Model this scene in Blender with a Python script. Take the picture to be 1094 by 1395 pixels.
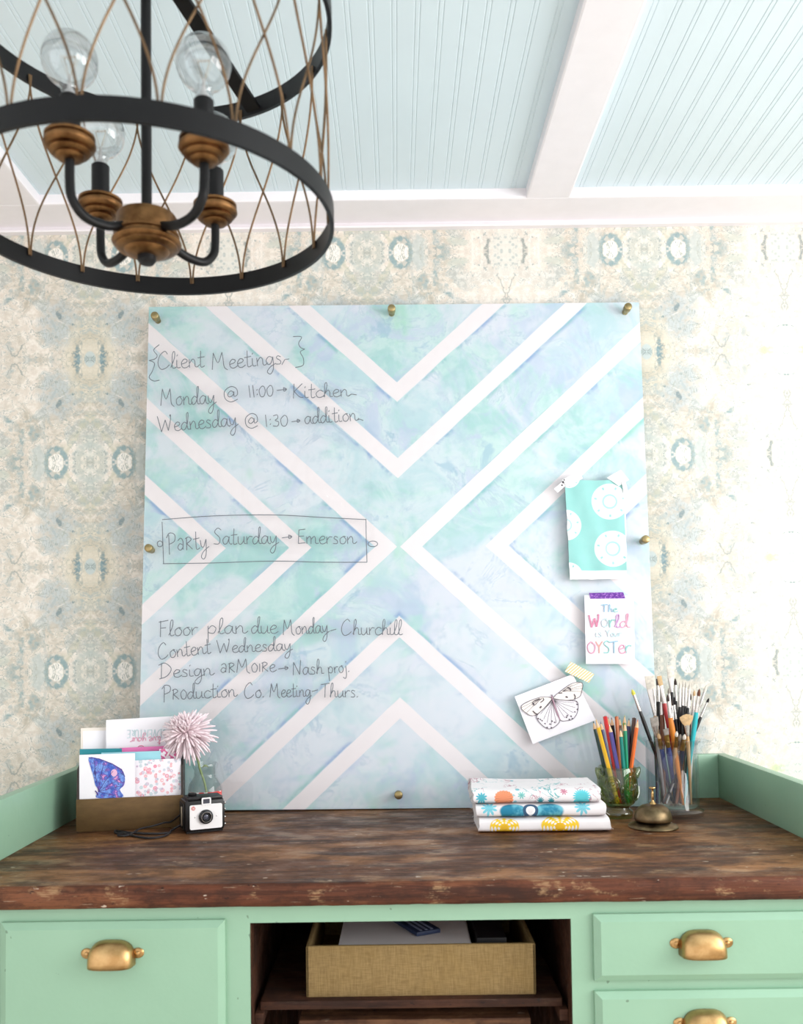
import bpy, bmesh, math, random
from mathutils import Vector, Matrix, noise as mnoise
random.seed(7)
PI = math.pi
sc = bpy.context.scene
for o in list(bpy.data.objects):
    bpy.data.objects.remove(o)
COL = sc.collection

# ------------------------------------------------------------------ camera
EYE = 1.07                 # eye height
FPX = 1250.0               # focal length in pixels of the 1094x1395 frame
CX, CY = 540.0, 828.0      # principal point (the frame is an off-centre crop)
PITCH, ROLL = math.radians(2.0), 0.0135
F_ = Vector((0, math.cos(PITCH), math.sin(PITCH)))
U0 = Vector((0, -math.sin(PITCH), math.cos(PITCH)))
R0 = Vector((1, 0, 0))
R_ = R0 * math.cos(ROLL) - U0 * math.sin(ROLL)
U_ = U0 * math.cos(ROLL) + R0 * math.sin(ROLL)
CAM = Vector((0, 0, EYE))
cd = bpy.data.cameras.new('camera')
cam = bpy.data.objects.new('camera', cd)
COL.objects.link(cam)
cam.matrix_world = Matrix(((R_.x, U_.x, -F_.x, CAM.x), (R_.y, U_.y, -F_.y, CAM.y), (R_.z, U_.z, -F_.z, CAM.z), (0, 0, 0, 1)))
cd.sensor_fit = 'VERTICAL'
cd.sensor_height = 36.0
cd.sensor_width = 36.0 * 1094 / 1395
cd.lens = 36.0 * FPX / 1395
cd.shift_x = (547.0 - CX) / 1395
cd.shift_y = (CY - 697.5) / 1395
cd.clip_start = 0.02
cd.dof.use_dof = True
cd.dof.focus_distance = 1.66
cd.dof.aperture_fstop = 5.6
sc.camera = cam

# ------------------------------------------------------------------ light and exposure
sc.view_settings.view_transform = 'Standard'
sc.view_settings.look = 'None'
sc.view_settings.gamma = 1.0
sc.view_settings.use_curve_mapping = False
sc.view_settings.exposure = -0.53
W = bpy.data.worlds.new('world')
sc.world = W
W.use_nodes = True
W.node_tree.nodes['Background'].inputs[0].default_value = (1.0, 0.978, 0.985, 1)
W.node_tree.nodes['Background'].inputs[1].default_value = 2.5

def area(name, loc, rot, sx, sy, power, colr):
    l = bpy.data.lights.new(name, 'AREA')
    l.shape = 'RECTANGLE'
    l.size, l.size_y, l.energy, l.color = sx, sy, power, colr
    o = bpy.data.objects.new(name, l)
    o.location, o.rotation_euler = loc, rot
    COL.objects.link(o)
    return o
# daylight through the right-hand window; the second lamp is an added fill
area('window_and_fill_light', (1.84, 0.60, 1.33), (0, math.radians(90), 0), 0.96, 1.15, 46.0, (1.0, 0.99, 0.985))
area('window_and_fill_light', (1.84, -0.70, 1.33), (0, math.radians(90), 0), 0.96, 1.05, 30.0, (1.0, 0.985, 0.975))

# ------------------------------------------------------------------ pixel rays: turn a point of the frame into a point of the room
def ray(px, py):
    return F_ + R_ * ((px - CX) / FPX) + U_ * ((CY - py) / FPX)
def atY(px, py, Y):
    d = ray(px, py); return CAM + d * ((Y - CAM.y) / d.y)
def atZ(px, py, Z):
    d = ray(px, py); return CAM + d * ((Z - CAM.z) / d.z)
def atP(px, py, p0, n):
    d = ray(px, py); return CAM + d * ((p0 - CAM).dot(n) / d.dot(n))

# ------------------------------------------------------------------ node helpers
def lin(c):
    f = lambda v: v / 12.92 if v <= 0.04045 else ((v + 0.055) / 1.055) ** 2.4
    return (f(c[0] / 255), f(c[1] / 255), f(c[2] / 255), 1.0)

class NT:
    def __init__(s, name):
        s.m = bpy.data.materials.new(name); s.m.use_nodes = True
        s.t = s.m.node_tree; s.n = s.t.nodes; s.l = s.t.links
        s.b = s.n['Principled BSDF']; s.out = s.n['Material Output']
    def put(s, sock, v):
        if isinstance(v, bpy.types.NodeSocket): s.l.new(v, sock)
        elif v is not None:
            if sock.type == 'RGBA' and len(v) == 3: v = lin(v)
            sock.default_value = v
    def math(s, op, a, b=None, c=None, clamp=False):
        n = s.n.new('ShaderNodeMath'); n.operation = op; n.use_clamp = clamp
        s.put(n.inputs[0], a)
        if b is not None: s.put(n.inputs[1], b)
        if c is not None: s.put(n.inputs[2], c)
        return n.outputs[0]
    def add(s, a, b): return s.math('ADD', a, b)
    def sub(s, a, b): return s.math('SUBTRACT', a, b)
    def mul(s, a, b): return s.math('MULTIPLY', a, b)
    def mx(s, a, b): return s.math('MAXIMUM', a, b)
    def mn(s, a, b): return s.math('MINIMUM', a, b)
    def ab(s, a): return s.math('ABSOLUTE', a)
    def sm(s, v, lo, hi, a=0.0, b=1.0):            # smooth step lo..hi -> a..b
        n = s.n.new('ShaderNodeMapRange'); n.interpolation_type = 'SMOOTHSTEP'
        s.put(n.inputs['Value'], v); s.put(n.inputs['From Min'], lo); s.put(n.inputs['From Max'], hi)
        s.put(n.inputs['To Min'], a); s.put(n.inputs['To Max'], b)
        return n.outputs[0]
    def mix(s, f, a, b, blend='MIX'):
        n = s.n.new('ShaderNodeMix'); n.data_type = 'RGBA'; n.blend_type = blend
        s.put(n.inputs[0], f); s.put(n.inputs[6], a); s.put(n.inputs[7], b)
        return n.outputs[2]
    def coord(s, kind='Object'):
        return s.n.new('ShaderNodeTexCoord').outputs[kind]
    def sep(s, v):
        n = s.n.new('ShaderNodeSeparateXYZ'); s.put(n.inputs[0], v); return n.outputs[0], n.outputs[1], n.outputs[2]
    def comb(s, x, y, z=0.0):
        n = s.n.new('ShaderNodeCombineXYZ'); s.put(n.inputs[0], x); s.put(n.inputs[1], y); s.put(n.inputs[2], z); return n.outputs[0]
    def scale(s, v, k):
        n = s.n.new('ShaderNodeVectorMath'); n.operation = 'MULTIPLY'
        s.put(n.inputs[0], v); n.inputs[1].default_value = k; return n.outputs[0]
    def shift(s, v, k):
        n = s.n.new('ShaderNodeVectorMath'); n.operation = 'ADD'
        s.put(n.inputs[0], v); n.inputs[1].default_value = k; return n.outputs[0]
    def noise(s, v, sc_=5.0, det=4.0, rough=0.55, dist=0.0):
        n = s.n.new('ShaderNodeTexNoise'); s.put(n.inputs['Vector'], v)
        n.inputs['Scale'].default_value = sc_; n.inputs['Detail'].default_value = det
        n.inputs['Roughness'].default_value = rough; n.inputs['Distortion'].default_value = dist
        return n.outputs[0]
    def voro(s, v, sc_=5.0, out='Distance', feature='F1'):
        n = s.n.new('ShaderNodeTexVoronoi'); n.feature = feature; s.put(n.inputs['Vector'], v); n.inputs['Scale'].default_value = sc_
        return n.outputs[out]
    def dist2(s, x, y, cx, cy, kx=1.0, ky=1.0):
        dx = s.mul(s.sub(x, cx), kx); dy = s.mul(s.sub(y, cy), ky)
        return s.math('SQRT', s.add(s.mul(dx, dx), s.mul(dy, dy)))
    def bump(s, h, strength=0.3, d=0.002):
        n = s.n.new('ShaderNodeBump'); n.inputs['Strength'].default_value = strength; n.inputs['Distance'].default_value = d
        s.put(n.inputs['Height'], h); s.l.new(n.outputs[0], s.b.inputs['Normal']); return n.outputs[0]
    def base(s, c, rough=0.5, metal=0.0, spec=None):
        s.put(s.b.inputs['Base Color'], c); s.put(s.b.inputs['Roughness'], rough); s.put(s.b.inputs['Metallic'], metal)
        if spec is not None: s.b.inputs['Specular IOR Level'].default_value = spec
        return s.m

def plain(name, c, rough=0.5, metal=0.0, spec=None, var=0.05, sc_=30.0, bump=0.0):
    t = NT(name); v = t.coord()
    n = t.noise(v, sc_, 3.0)
    dark = tuple(max(0, x * (1 - 2.2 * var)) for x in c); lite = tuple(min(255, x * (1 + 1.2 * var)) for x in c)
    t.base(t.mix(n, dark, lite), rough, metal, spec)
    if bump: t.bump(n, bump, 0.001)
    return t.m

def clear(name, tint=(255, 255, 255), ior=1.45, refr=0.0, rough=0.0, gain=1.0):
    """clear solid: transmits straight through (partly refracting) and reflects by Fresnel"""
    t = NT(name); t.n.remove(t.b)
    tr = t.n.new('ShaderNodeBsdfTransparent'); t.put(tr.inputs[0], tint)
    body = tr.outputs[0]
    if refr > 0:
        rf = t.n.new('ShaderNodeBsdfRefraction'); t.put(rf.inputs[0], tint); rf.inputs['IOR'].default_value = ior; rf.inputs['Roughness'].default_value = 0.02
        m = t.n.new('ShaderNodeMixShader'); m.inputs[0].default_value = refr
        t.l.new(body, m.inputs[1]); t.l.new(rf.outputs[0], m.inputs[2]); body = m.outputs[0]
    gl = t.n.new('ShaderNodeBsdfGlossy'); gl.inputs['Roughness'].default_value = rough
    fr = t.n.new('ShaderNodeFresnel'); fr.inputs[0].default_value = ior
    gm = t.n.new('ShaderNodeNewGeometry')          # reflect at the outer side of each surface only
    m2 = t.n.new('ShaderNodeMixShader'); t.l.new(t.mul(t.mul(fr.outputs[0], gain), t.sub(1.0, gm.outputs['Backfacing'])), m2.inputs[0])
    t.l.new(body, m2.inputs[1]); t.l.new(gl.outputs[0], m2.inputs[2]); t.l.new(m2.outputs[0], t.out.inputs[0])
    return t.m

# ------------------------------------------------------------------ mesh helpers
def link(o, parent=None):
    COL.objects.link(o)
    if parent is not None: o.parent = parent
    return o
def tag(o, label=None, cat=None, group=None, kind=None):
    if label: o['label'] = label
    if cat: o['category'] = cat
    if group: o['group'] = group
    if kind: o['kind'] = kind
    return o
def thing(name, label, cat, loc=(0, 0, 0), rot=(0, 0, 0), group=None):
    o = bpy.data.objects.new(name, None); o.empty_display_size = 0.03
    o.location = loc; o.rotation_euler = rot
    return tag(link(o), label, cat, group)
def copy_tree(src, parent=None):
    c = src.copy(); COL.objects.link(c)
    if parent is not None: c.parent = parent
    for ch in list(src.children): copy_tree(ch, c)
    return c

def smooth_path(pts, n=4, closed=False):
    P = [Vector(p) for p in pts]; out = []; N = len(P)
    rng = range(N if closed else N - 1)
    for i in rng:
        if closed: p0, p1, p2, p3 = P[i - 1], P[i], P[(i + 1) % N], P[(i + 2) % N]
        else: p0, p1, p2, p3 = P[max(i - 1, 0)], P[i], P[i + 1], P[min(i + 2, N - 1)]
        for k in range(n):
            t = k / n
            out.append(0.5 * ((2 * p1) + (p2 - p0) * t + (2 * p0 - 5 * p1 + 4 * p2 - p3) * t * t + (3 * p1 - p0 - 3 * p2 + p3) * t ** 3))
    if not closed: out.append(P[-1])
    return out

class MB:
    def __init__(s): s.bm = bmesh.new()
    def box(s, x0, x1, y0, y1, z0, z1, M=None, bevel=0.0, mi=0):
        r = bmesh.ops.create_cube(s.bm, size=1.0)
        vs = r['verts']
        for v in vs:
            v.co = Vector((x0 + (v.co.x + .5) * (x1 - x0), y0 + (v.co.y + .5) * (y1 - y0), z0 + (v.co.z + .5) * (z1 - z0)))
        fs = list({f for v in vs for f in v.link_faces})
        if bevel:
            es = list({e for v in vs for e in v.link_edges})
            g = bmesh.ops.bevel(s.bm, geom=es, offset=bevel, segments=2, affect='EDGES', profile=0.6)
            vs = list({v for f in g['faces'] for v in f.verts} | {v for v in vs if v.is_valid})
            fs = list({f for v in vs for f in v.link_faces})
        if M is not None:
            for v in vs: v.co = M @ v.co
        for f in fs: f.material_index = mi
        return s
    def tube(s, pts, r, sides=8, closed=False, caps=True, flat=None):
        P = [Vector(p) for p in pts]; n = len(P); rings = []
        R = r if isinstance(r, (list, tuple)) else [r] * n
        prev = None
        for i, p in enumerate(P):
            a = P[i - 1] if (i > 0 or closed) else p
            b = P[(i + 1) % n] if (i < n - 1 or closed) else p
            t = b - a
            t = t.normalized() if t.length > 1e-9 else Vector((0, 0, 1))
            if prev is None:
                ref = Vector((0, 0, 1)) if abs(t.z) < 0.9 else Vector((1, 0, 0))
                nrm = (ref - t * ref.dot(t)).normalized()
            else:
                nrm = prev - t * prev.dot(t)
                nrm = nrm.normalized() if nrm.length > 1e-6 else Vector((1, 0, 0))
            prev = nrm; bn = t.cross(nrm)
            ring = []
            for k in range(sides):
                q = 2 * PI * k / sides
                off = nrm * math.cos(q) + bn * math.sin(q)
                ring.append(s.bm.verts.new(p + off * R[i]))
            rings.append(ring)
        for i in range(n if closed else n - 1):
            A, B = rings[i], rings[(i + 1) % n]
            for k in range(sides):
                try: s.bm.faces.new((A[k], A[(k + 1) % sides], B[(k + 1) % sides], B[k]))
                except ValueError: pass
        if caps and not closed:
            for ring in (rings[0], rings[-1]):
                try: s.bm.faces.new(ring)
                except ValueError: pass
        return s
    def lathe(s, prof, seg=24, M=None, closed=False):
        """profile [(r, z)] turned about z; closed joins last point to first (a shell)"""
        rings = []
        for r, z in prof:
            if r < 1e-6: rings.append([s.bm.verts.new((0, 0, z))])
            else: rings.append([s.bm.verts.new((r * math.cos(2 * PI * k / seg), r * math.sin(2 * PI * k / seg), z)) for k in range(seg)])
        N = len(rings)
        for i in range(N if closed else N - 1):
            A, B = rings[i], rings[(i + 1) % N]
            for k in range(seg):
                k2 = (k + 1) % seg
                if len(A) == 1 and len(B) == 1: continue
                if len(A) == 1: f = (A[0], B[k2], B[k])
                elif len(B) == 1: f = (A[k], A[k2], B[0])
                else: f = (A[k], A[k2], B[k2], B[k])
                try: s.bm.faces.new(f)
                except ValueError: pass
        if M is not None:
            for ring in rings:
                for v in ring: v.co = M @ v.co
        return s
    def prism(s, poly, y0, y1, M=None):
        """polygon [(x, z)] extruded along y"""
        a = [s.bm.verts.new((x, y0, z)) for x, z in poly]; b = [s.bm.verts.new((x, y1, z)) for x, z in poly]
        n = len(poly)
        s.bm.faces.new(a); s.bm.faces.new(b)
        for i in range(n): s.bm.faces.new((a[i], a[(i + 1) % n], b[(i + 1) % n], b[i]))
        if M is not None:
            for v in a + b: v.co = M @ v.co
        return s
    def sphere(s, c, r, seg=16, rings=10, sx=1, sy=1, sz=1):
        M = Matrix.Translation(Vector(c)) @ Matrix.Diagonal((r * sx, r * sy, r * sz, 1))
        bmesh.ops.create_uvsphere(s.bm, u_segments=seg, v_segments=rings, radius=1.0, matrix=M); return s
    def grid(s, fn, nu, nv, closed_u=False):
        V = [[s.bm.verts.new(fn(i / nu, j / nv)) for j in range(nv + 1)] for i in range(nu if closed_u else nu + 1)]
        m = len(V)
        for i in range(m if closed_u else m - 1):
            for j in range(nv):
                try: s.bm.faces.new((V[i][j], V[(i + 1) % m][j], V[(i + 1) % m][j + 1], V[i][j + 1]))
                except ValueError: pass
        return s
    def build(s, name, mats, parent=None, smooth=True, ang=38, solid=0.0):
        bmesh.ops.recalc_face_normals(s.bm, faces=s.bm.faces[:])
        me = bpy.data.meshes.new(name); s.bm.to_mesh(me); s.bm.free()
        for m in (mats if isinstance(mats, (list, tuple)) else [mats]): me.materials.append(m)
        if smooth:
            for p in me.polygons: p.use_smooth = True
            try: me.set_sharp_from_angle(angle=math.radians(ang))
            except Exception: pass
        o = bpy.data.objects.new(name, me); link(o, parent)
        if solid:
            md = o.modifiers.new('thickness', 'SOLIDIFY'); md.thickness = solid; md.offset = 0
        return o
def struct(name, mb, mat, smooth=False):
    return tag(mb.build(name, mat, None, smooth), kind='structure')
# ================================================================== SETTING
WY, Z0 = 1.90, 0.74         # back wall plane, desk top height
CZ = 1.962                  # beadboard ceiling height
BZ = 1.942                  # underside of the white battens

# wallpaper: mirrored damask in sage, cream and dusty teal
def wallpaper():
    t = NT('wallpaper')
    x, y, z = t.sep(t.coord())
    PX, PZ = 0.2912, 0.2175
    U = t.mul(t.math('PINGPONG', t.math('DIVIDE', t.sub(x, -0.634), PX), 1.0), PX)     # 0 on diamond column, PX on goblet column
    V = t.mul(t.math('PINGPONG', t.math('DIVIDE', t.sub(z, 1.448), PZ), 1.0), PZ)      # 0 on ring rows, PZ on oval rows
    uv = t.comb(U, V)
    wob = t.noise(uv, 46, 5.0, .65)
    Uw = t.add(U, t.mul(t.sub(wob, .5), .040)); Vw = t.add(V, t.mul(t.sub(t.noise(t.shift(uv, (3.1, 1.7, 0)), 46, 5.0, .65), .5), .040))
    n1 = t.noise(uv, 9, 5.0, .6, .6); n2 = t.noise(t.shift(uv, (5, 2, 0)), 16, 6.0, .65, .8); n3 = t.noise(t.shift(uv, (9, 4, 0)), 70, 4.0, .7)
    grain = t.noise(t.coord(), 160, 2.0, .7)
    cream = t.mix(t.sm(n3, .35, .65), (226, 216, 204), (243, 236, 227))
    c = cream
    near = t.sm(U, .10, .235, 1.0, 0.12)                                   # dense sage bands about the diamond columns
    sage = t.mul(t.sm(n1, .36, .58), near)
    c = t.mix(t.mul(sage, .85), c, t.mix(t.sm(n3, .36, .62), (176, 169, 152), (212, 204, 190)))
    bl = t.mul(t.sm(n2, .50, .64), t.sm(U, .14, .27, .85, .25))
    c = t.mix(t.mul(bl, .75), c, t.mix(t.sm(n3, .38, .62), (158, 174, 176), (204, 210, 207)))
    # blue-grey wings beside the oval
    wing = t.sm(t.dist2(Uw, Vw, .068, .142, 1, .85), .030, .052, 1, 0)
    c = t.mix(t.mul(wing, t.sm(n3, .36, .58, .2, .75)), c, t.mix(n2, (168, 182, 188), (204, 210, 210)))
    # diamond lattice
    dd = t.add(t.math('DIVIDE', Uw, .066), t.math('DIVIDE', Vw, .098))
    c = t.mix(t.mul(t.sm(dd, .82, 1.0), t.sm(dd, 1.0, 1.32, .65, 0)), c, (198, 197, 176))
    c = t.mix(t.mul(t.sm(dd, .55, .85, .55, 0), 1.0), c, t.mix(t.sm(n3, .42, .58), (196, 206, 200), (229, 226, 214)))
    c = t.mix(t.sm(t.dist2(Uw, Vw, 0, 0), .003, .012, .6, 0), c, (150, 158, 150))
    rr = t.ab(t.sub(t.dist2(Uw, Vw, 0, 0), .034)); c = t.mix(t.mul(t.sm(rr, .002, .006, .45, 0), t.sm(n3, .4, .6)), c, (160, 178, 178))
    # bright ring with a blobby teal rim
    w3 = t.noise(t.shift(uv, (2, 6, 0)), 60, 2.0)
    dr = t.add(t.dist2(U, V, .071, 0, 1.15, .82), t.mul(t.sub(w3, .5), .012))
    rim = t.mul(t.sm(dr, .0165, .020), t.sm(dr, .027, .033, 1, 0))
    c = t.mix(t.mul(rim, t.sm(t.noise(uv, 60, 2.0), .40, .52, .25, .95)), c, t.mix(n3, (112, 143, 150), (170, 190, 192)))
    c = t.mix(t.sm(dr, .0150, .0185, 1, 0), c, (245, 241, 234))
    # splashes left of the ring
    sp = t.sm(t.dist2(Uw, Vw, .108, .012, 1.1, .7), .012, .024, 1, 0)
    c = t.mix(t.mul(sp, .7), c, t.mix(n3, (164, 184, 186), (205, 211, 206)))
    arc = t.mul(t.sm(t.ab(t.sub(t.dist2(Uw, Vw, .190, .045), .048)), .003, .010, 1, 0), t.sm(U, .17, .185, 1, 0))
    c = t.mix(t.mul(arc, t.sm(n2, .40, .52, .2, .9)), c, (142, 168, 172))
    tri = t.sm(t.dist2(Uw, Vw, .118, .062, 1.3, .8), .008, .018, 1, 0)
    c = t.mix(t.mul(tri, t.sm(n3, .36, .52, .15, .9)), c, t.mix(n3, (120, 144, 148), (190, 202, 200)))
    leaf = t.sm(t.dist2(Uw, Vw, .188, .022, .7, 1.6), .012, .022, 1, 0)
    c = t.mix(t.mul(leaf, .6), c, (198, 206, 196))
    # oval on the diamond column
    do = t.dist2(Uw, Vw, 0, PZ, 1.25, .8)
    c = t.mix(t.sm(do, .055, .085, .6, 0), c, t.mix(n3, (216, 209, 188), (228, 221, 204)))
    c = t.mix(t.mul(t.sm(do, .030, .042), t.sm(do, .042, .056, .5, 0)), c, (196, 186, 166))
    c = t.mix(t.sm(t.dist2(U, V, 0, PZ, 1.4, 1), .014, .019, .85, 0), c, t.mix(grain, (182, 198, 200), (204, 214, 213)))
    bar = t.mul(t.sm(t.ab(t.sub(Uw, .026)), .003, .0065, 1, 0), t.sm(t.ab(t.sub(Vw, PZ)), .020, .028, 1, 0))
    c = t.mix(t.mul(bar, t.sm(n3, .38, .55, .25, .95)), c, (110, 142, 152))
    tul = t.mul(t.sm(t.dist2(Uw, Vw, .062, .122, 1.8, .7), .004, .014, 1, 0), t.sm(n3, .38, .56, .1, .85))
    c = t.mix(tul, c, (124, 142, 146))
    # goblet column: woven oval, dark side bars, stem, cross with green leaves
    dg = t.dist2(Uw, Vw, PX, 0, 1.0, .62)
    c = t.mix(t.sm(dg, .024, .034, .75, 0), c, t.mix(t.sm(t.voro(uv, 110), .2, .5), (178, 190, 188), (222, 222, 214)))
    gb = t.mul(t.sm(t.ab(t.sub(t.ab(t.sub(Uw, PX)), .038)), .002, .007, 1, 0), t.sm(Vw, .025, .034, 1, 0))
    c = t.mix(t.mul(gb, t.sm(n3, .38, .56, .1, .8)), c, (124, 136, 134))
    st = t.ab(t.sub(t.ab(t.sub(Uw, PX)), t.add(.004, t.mul(t.sm(Vw, .045, .085, 1, 0), .015))))
    c = t.mix(t.mul(t.sm(st, .001, .0035, .6, 0), t.mul(t.sm(Vw, .04, .048), t.sm(Vw, .13, .145, 1, 0))), c, (146, 156, 154))
    dc = t.mn(t.dist2(Uw, Vw, PX, PZ, 1.0, .36), t.dist2(Uw, Vw, PX, PZ, .42, 1.3))
    c = t.mix(t.sm(dc, .018, .026, .75, 0), c, t.mix(grain, (206, 216, 210), (222, 226, 216)))
    c = t.mix(t.sm(t.dist2(Uw, Vw, PX - .046, PZ, 1, 1.6), .008, .017, .8, 0), c, (206, 214, 166))
    hg = t.ab(t.sub(t.ab(t.sub(Vw, PZ)), t.add(.010, t.mul(t.sm(t.ab(t.sub(U, .158)), .004, .018), .018))))
    c = t.mix(t.mul(t.sm(hg, .001, .004, .65, 0), t.sm(t.ab(t.sub(U, .158)), .014, .02, 1, 0)), c, (142, 152, 150))
    # fine broken contour lines, specks and tiny circles
    ct = t.sm(t.ab(t.sub(n2, .56)), .004, .013, 1, 0)
    c = t.mix(t.mul(ct, t.sm(n3, .42, .60, 0, .55)), c, (146, 166, 168))
    ct2 = t.sm(t.ab(t.sub(n1, .44)), .003, .010, 1, 0)
    c = t.mix(t.mul(ct2, t.mul(near, t.sm(n3, .40, .58, 0, .55))), c, (168, 172, 158))
    sp2 = t.sm(t.noise(t.shift(uv, (1, 8, 0)), 46, 4.0, .7), .63, .68, 0, .75)
    c = t.mix(t.mul(sp2, t.sm(n1, .40, .55, .15, 1)), c, (116, 142, 148))
    n5 = t.noise(t.shift(uv, (4, 7, 0)), 30, 5, .62, 1.2)
    c = t.mix(t.mul(t.sm(t.ab(t.sub(n5, .5)), .006, .016, 1, 0), t.mul(t.sm(n3, .40, .55, 0, .7), t.sm(U, .15, .29, 1, .25))), c, (140, 152, 150))
    c = t.mix(t.mul(t.sm(n5, .58, .66), t.mul(t.sm(n1, .42, .55), t.sm(U, .17, .28, .65, .1))), c, t.mix(grain, (134, 158, 164), (186, 198, 198)))
    c = t.mix(t.mul(t.sm(n5, .30, .38, 1, 0), t.sm(n2, .42, .56, 0, .6)), c, (246, 238, 232))
    c = t.mix(t.mul(t.sm(grain, .45, .7), .12), c, (180, 178, 166))
    return t.base(c, .62, 0, .25)
M_wall = wallpaper()
m = MB(); m.box(-1.62, 2.02, WY, WY + .1, 0, 2.05); struct('wall_back', m, M_wall)
M_side = plain('warm_white_wall', (240, 236, 230), .7, var=.01)
m = MB(); m.box(-1.62, -1.5, .45, WY, 0, 2.05); struct('wall_left', m, M_side)
m = MB()
m.box(1.9, 2.02, -2.4, -1.24, 0, 2.05); m.box(1.9, 2.02, -.16, 0, 0, 2.05); m.box(1.9, 2.02, 1.2, WY, 0, 2.05); m.box(1.9, 2.02, -1.24, 1.2, 0, .84); m.box(1.9, 2.02, -1.24, 1.2, 1.82, 2.05)
struct('wall_right', m, M_side)
M_trim = plain('white_trim_paint', (244, 240, 244), .38, var=.01)
M_pane = clear('window_glass', (250, 253, 252))
for k_, (y0, y1) in enumerate(((0, 1.2), (-1.24, -.16))):  # the second window is unseen, added to go with the fill lamp
    m = MB()
    for a in (y0, (y0 + y1) / 2 - .02, y1 - .04): m.box(1.92, 1.96, a, a + .04, .84, 1.82)
    for a in (.84, 1.31, 1.78): m.box(1.92, 1.96, y0, y1, a, a + .04)
    wnd = struct('window_%d' % (k_ + 1), m, M_trim)
    m = MB(); m.box(1.937, 1.941, y0 + .04, y1 - .04, .88, 1.78); m.build('pane', M_pane, wnd)
def floor_mat():
    t = NT('oak_floor'); v = t.scale(t.coord(), (1.2, 14, 1)); n = t.noise(v, 6, 5, .6)
    return t.base(t.mix(n, (206, 192, 176), (226, 216, 204)), .4)
m = MB(); m.box(-1.62, 2.02, -2.4, WY, -.1, 0); struct('floor', m, floor_mat())

# beadboard ceiling: flat boards with a pair of fine grooves between them
M_ceil = plain('pale_blue_beadboard_paint', (218, 234, 241), .32, var=.008, sc_=8)
def bead_profile(x0, x1, step, first):
    pts = [(x0, 0)]
    x = first
    while x < x1 - .01:
        if x > x0 + .01:
            for d in (-.0035, .0035):
                pts += [(x + d - .0013, 0), (x + d, .0010), (x + d + .0013, 0)]
        x += step
    return pts + [(x1, 0)]
pr = bead_profile(-1.62, 2.02, .0335, -1.60)
m = MB(); n_ = len(pr)
a_ = [m.bm.verts.new((x, -2.4, CZ + z)) for x, z in pr]; b_ = [m.bm.verts.new((x, WY, CZ + z)) for x, z in pr]
for i in range(n_ - 1): m.bm.faces.new((a_[i], a_[i + 1], b_[i + 1], b_[i]))
m.box(-1.62, 2.02, -2.4, WY, CZ + .02, CZ + .06)
struct('ceiling', m, M_ceil)
# white batten along the wall and the beams that run towards the room
def batten(pts2, name):
    m = MB(); m.box(*pts2, BZ, CZ + .005, bevel=.004); return struct(name, m, M_trim)
batten((-1.62, 2.02, 1.79, WY + .001), 'trim_1')
batten((.268, .356, -2.4, 1.792), 'trim_2')
batten((-.785, -.697, -2.4, 1.792), 'trim_3')
batten((1.32, 1.408, -2.4, 1.792), 'trim_4')
m = MB(); m.prism([(0, 0), (.016, 0), (.016, .004), (.004, .022), (0, .022)], -1.62, 2.02, Matrix.Translation((0, WY, BZ - .012)) @ Matrix(((0, 1, 0, 0), (-1, 0, 0, 0), (0, 0, 1, 0), (0, 0, 0, 1))))
struct('trim_5', m, M_trim)

# ================================================================== DESK
def mint(name='mint_paint'):
    t = NT(name); v = t.coord()
    n = t.noise(v, 9, 4); n2 = t.noise(t.scale(v, (1, 1, 1)), 140, 2)
    c = t.mix(n, (135, 172, 146), (147, 183, 157))
    chip = t.sm(t.noise(t.shift(v, (4, 4, 4)), 55, 2), .745, .76)
    c = t.mix(t.mul(chip, .8), c, (96, 120, 100))
    t.bump(t.add(t.mul(n2, .5), t.noise(v, 40, 2)), .25, .0012)
    return t.base(c, .36)
M_mint = mint()
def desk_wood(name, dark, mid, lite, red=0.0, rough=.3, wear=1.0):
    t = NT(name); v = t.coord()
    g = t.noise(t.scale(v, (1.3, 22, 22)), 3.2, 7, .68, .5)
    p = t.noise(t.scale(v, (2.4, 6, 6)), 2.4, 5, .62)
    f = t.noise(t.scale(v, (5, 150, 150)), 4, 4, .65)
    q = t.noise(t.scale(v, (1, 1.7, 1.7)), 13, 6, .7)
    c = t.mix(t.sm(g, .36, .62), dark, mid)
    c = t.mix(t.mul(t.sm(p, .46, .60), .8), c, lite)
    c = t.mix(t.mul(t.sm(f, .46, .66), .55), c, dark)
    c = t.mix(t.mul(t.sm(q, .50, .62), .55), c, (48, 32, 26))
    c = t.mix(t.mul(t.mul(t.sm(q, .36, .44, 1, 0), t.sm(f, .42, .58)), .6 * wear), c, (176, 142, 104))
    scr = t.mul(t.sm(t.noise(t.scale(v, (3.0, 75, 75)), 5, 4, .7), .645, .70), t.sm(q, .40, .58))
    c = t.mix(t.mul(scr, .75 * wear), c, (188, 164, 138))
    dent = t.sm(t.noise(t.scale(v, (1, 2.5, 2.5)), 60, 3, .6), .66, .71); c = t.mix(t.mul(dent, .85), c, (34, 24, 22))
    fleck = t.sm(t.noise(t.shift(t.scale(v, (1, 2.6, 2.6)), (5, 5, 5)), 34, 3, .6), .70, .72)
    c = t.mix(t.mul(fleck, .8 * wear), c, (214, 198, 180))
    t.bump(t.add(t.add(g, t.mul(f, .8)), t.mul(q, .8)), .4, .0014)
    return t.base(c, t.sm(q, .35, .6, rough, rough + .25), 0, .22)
M_top = desk_wood('worn_stained_wood', (54, 32, 20), (112, 70, 42), (152, 104, 62))
M_edge = desk_wood('worn_red_brown_edge', (56, 31, 22), (98, 55, 36), (124, 78, 52), rough=.42)
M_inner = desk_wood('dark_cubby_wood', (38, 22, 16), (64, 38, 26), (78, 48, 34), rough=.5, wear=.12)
M_brass = None
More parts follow.
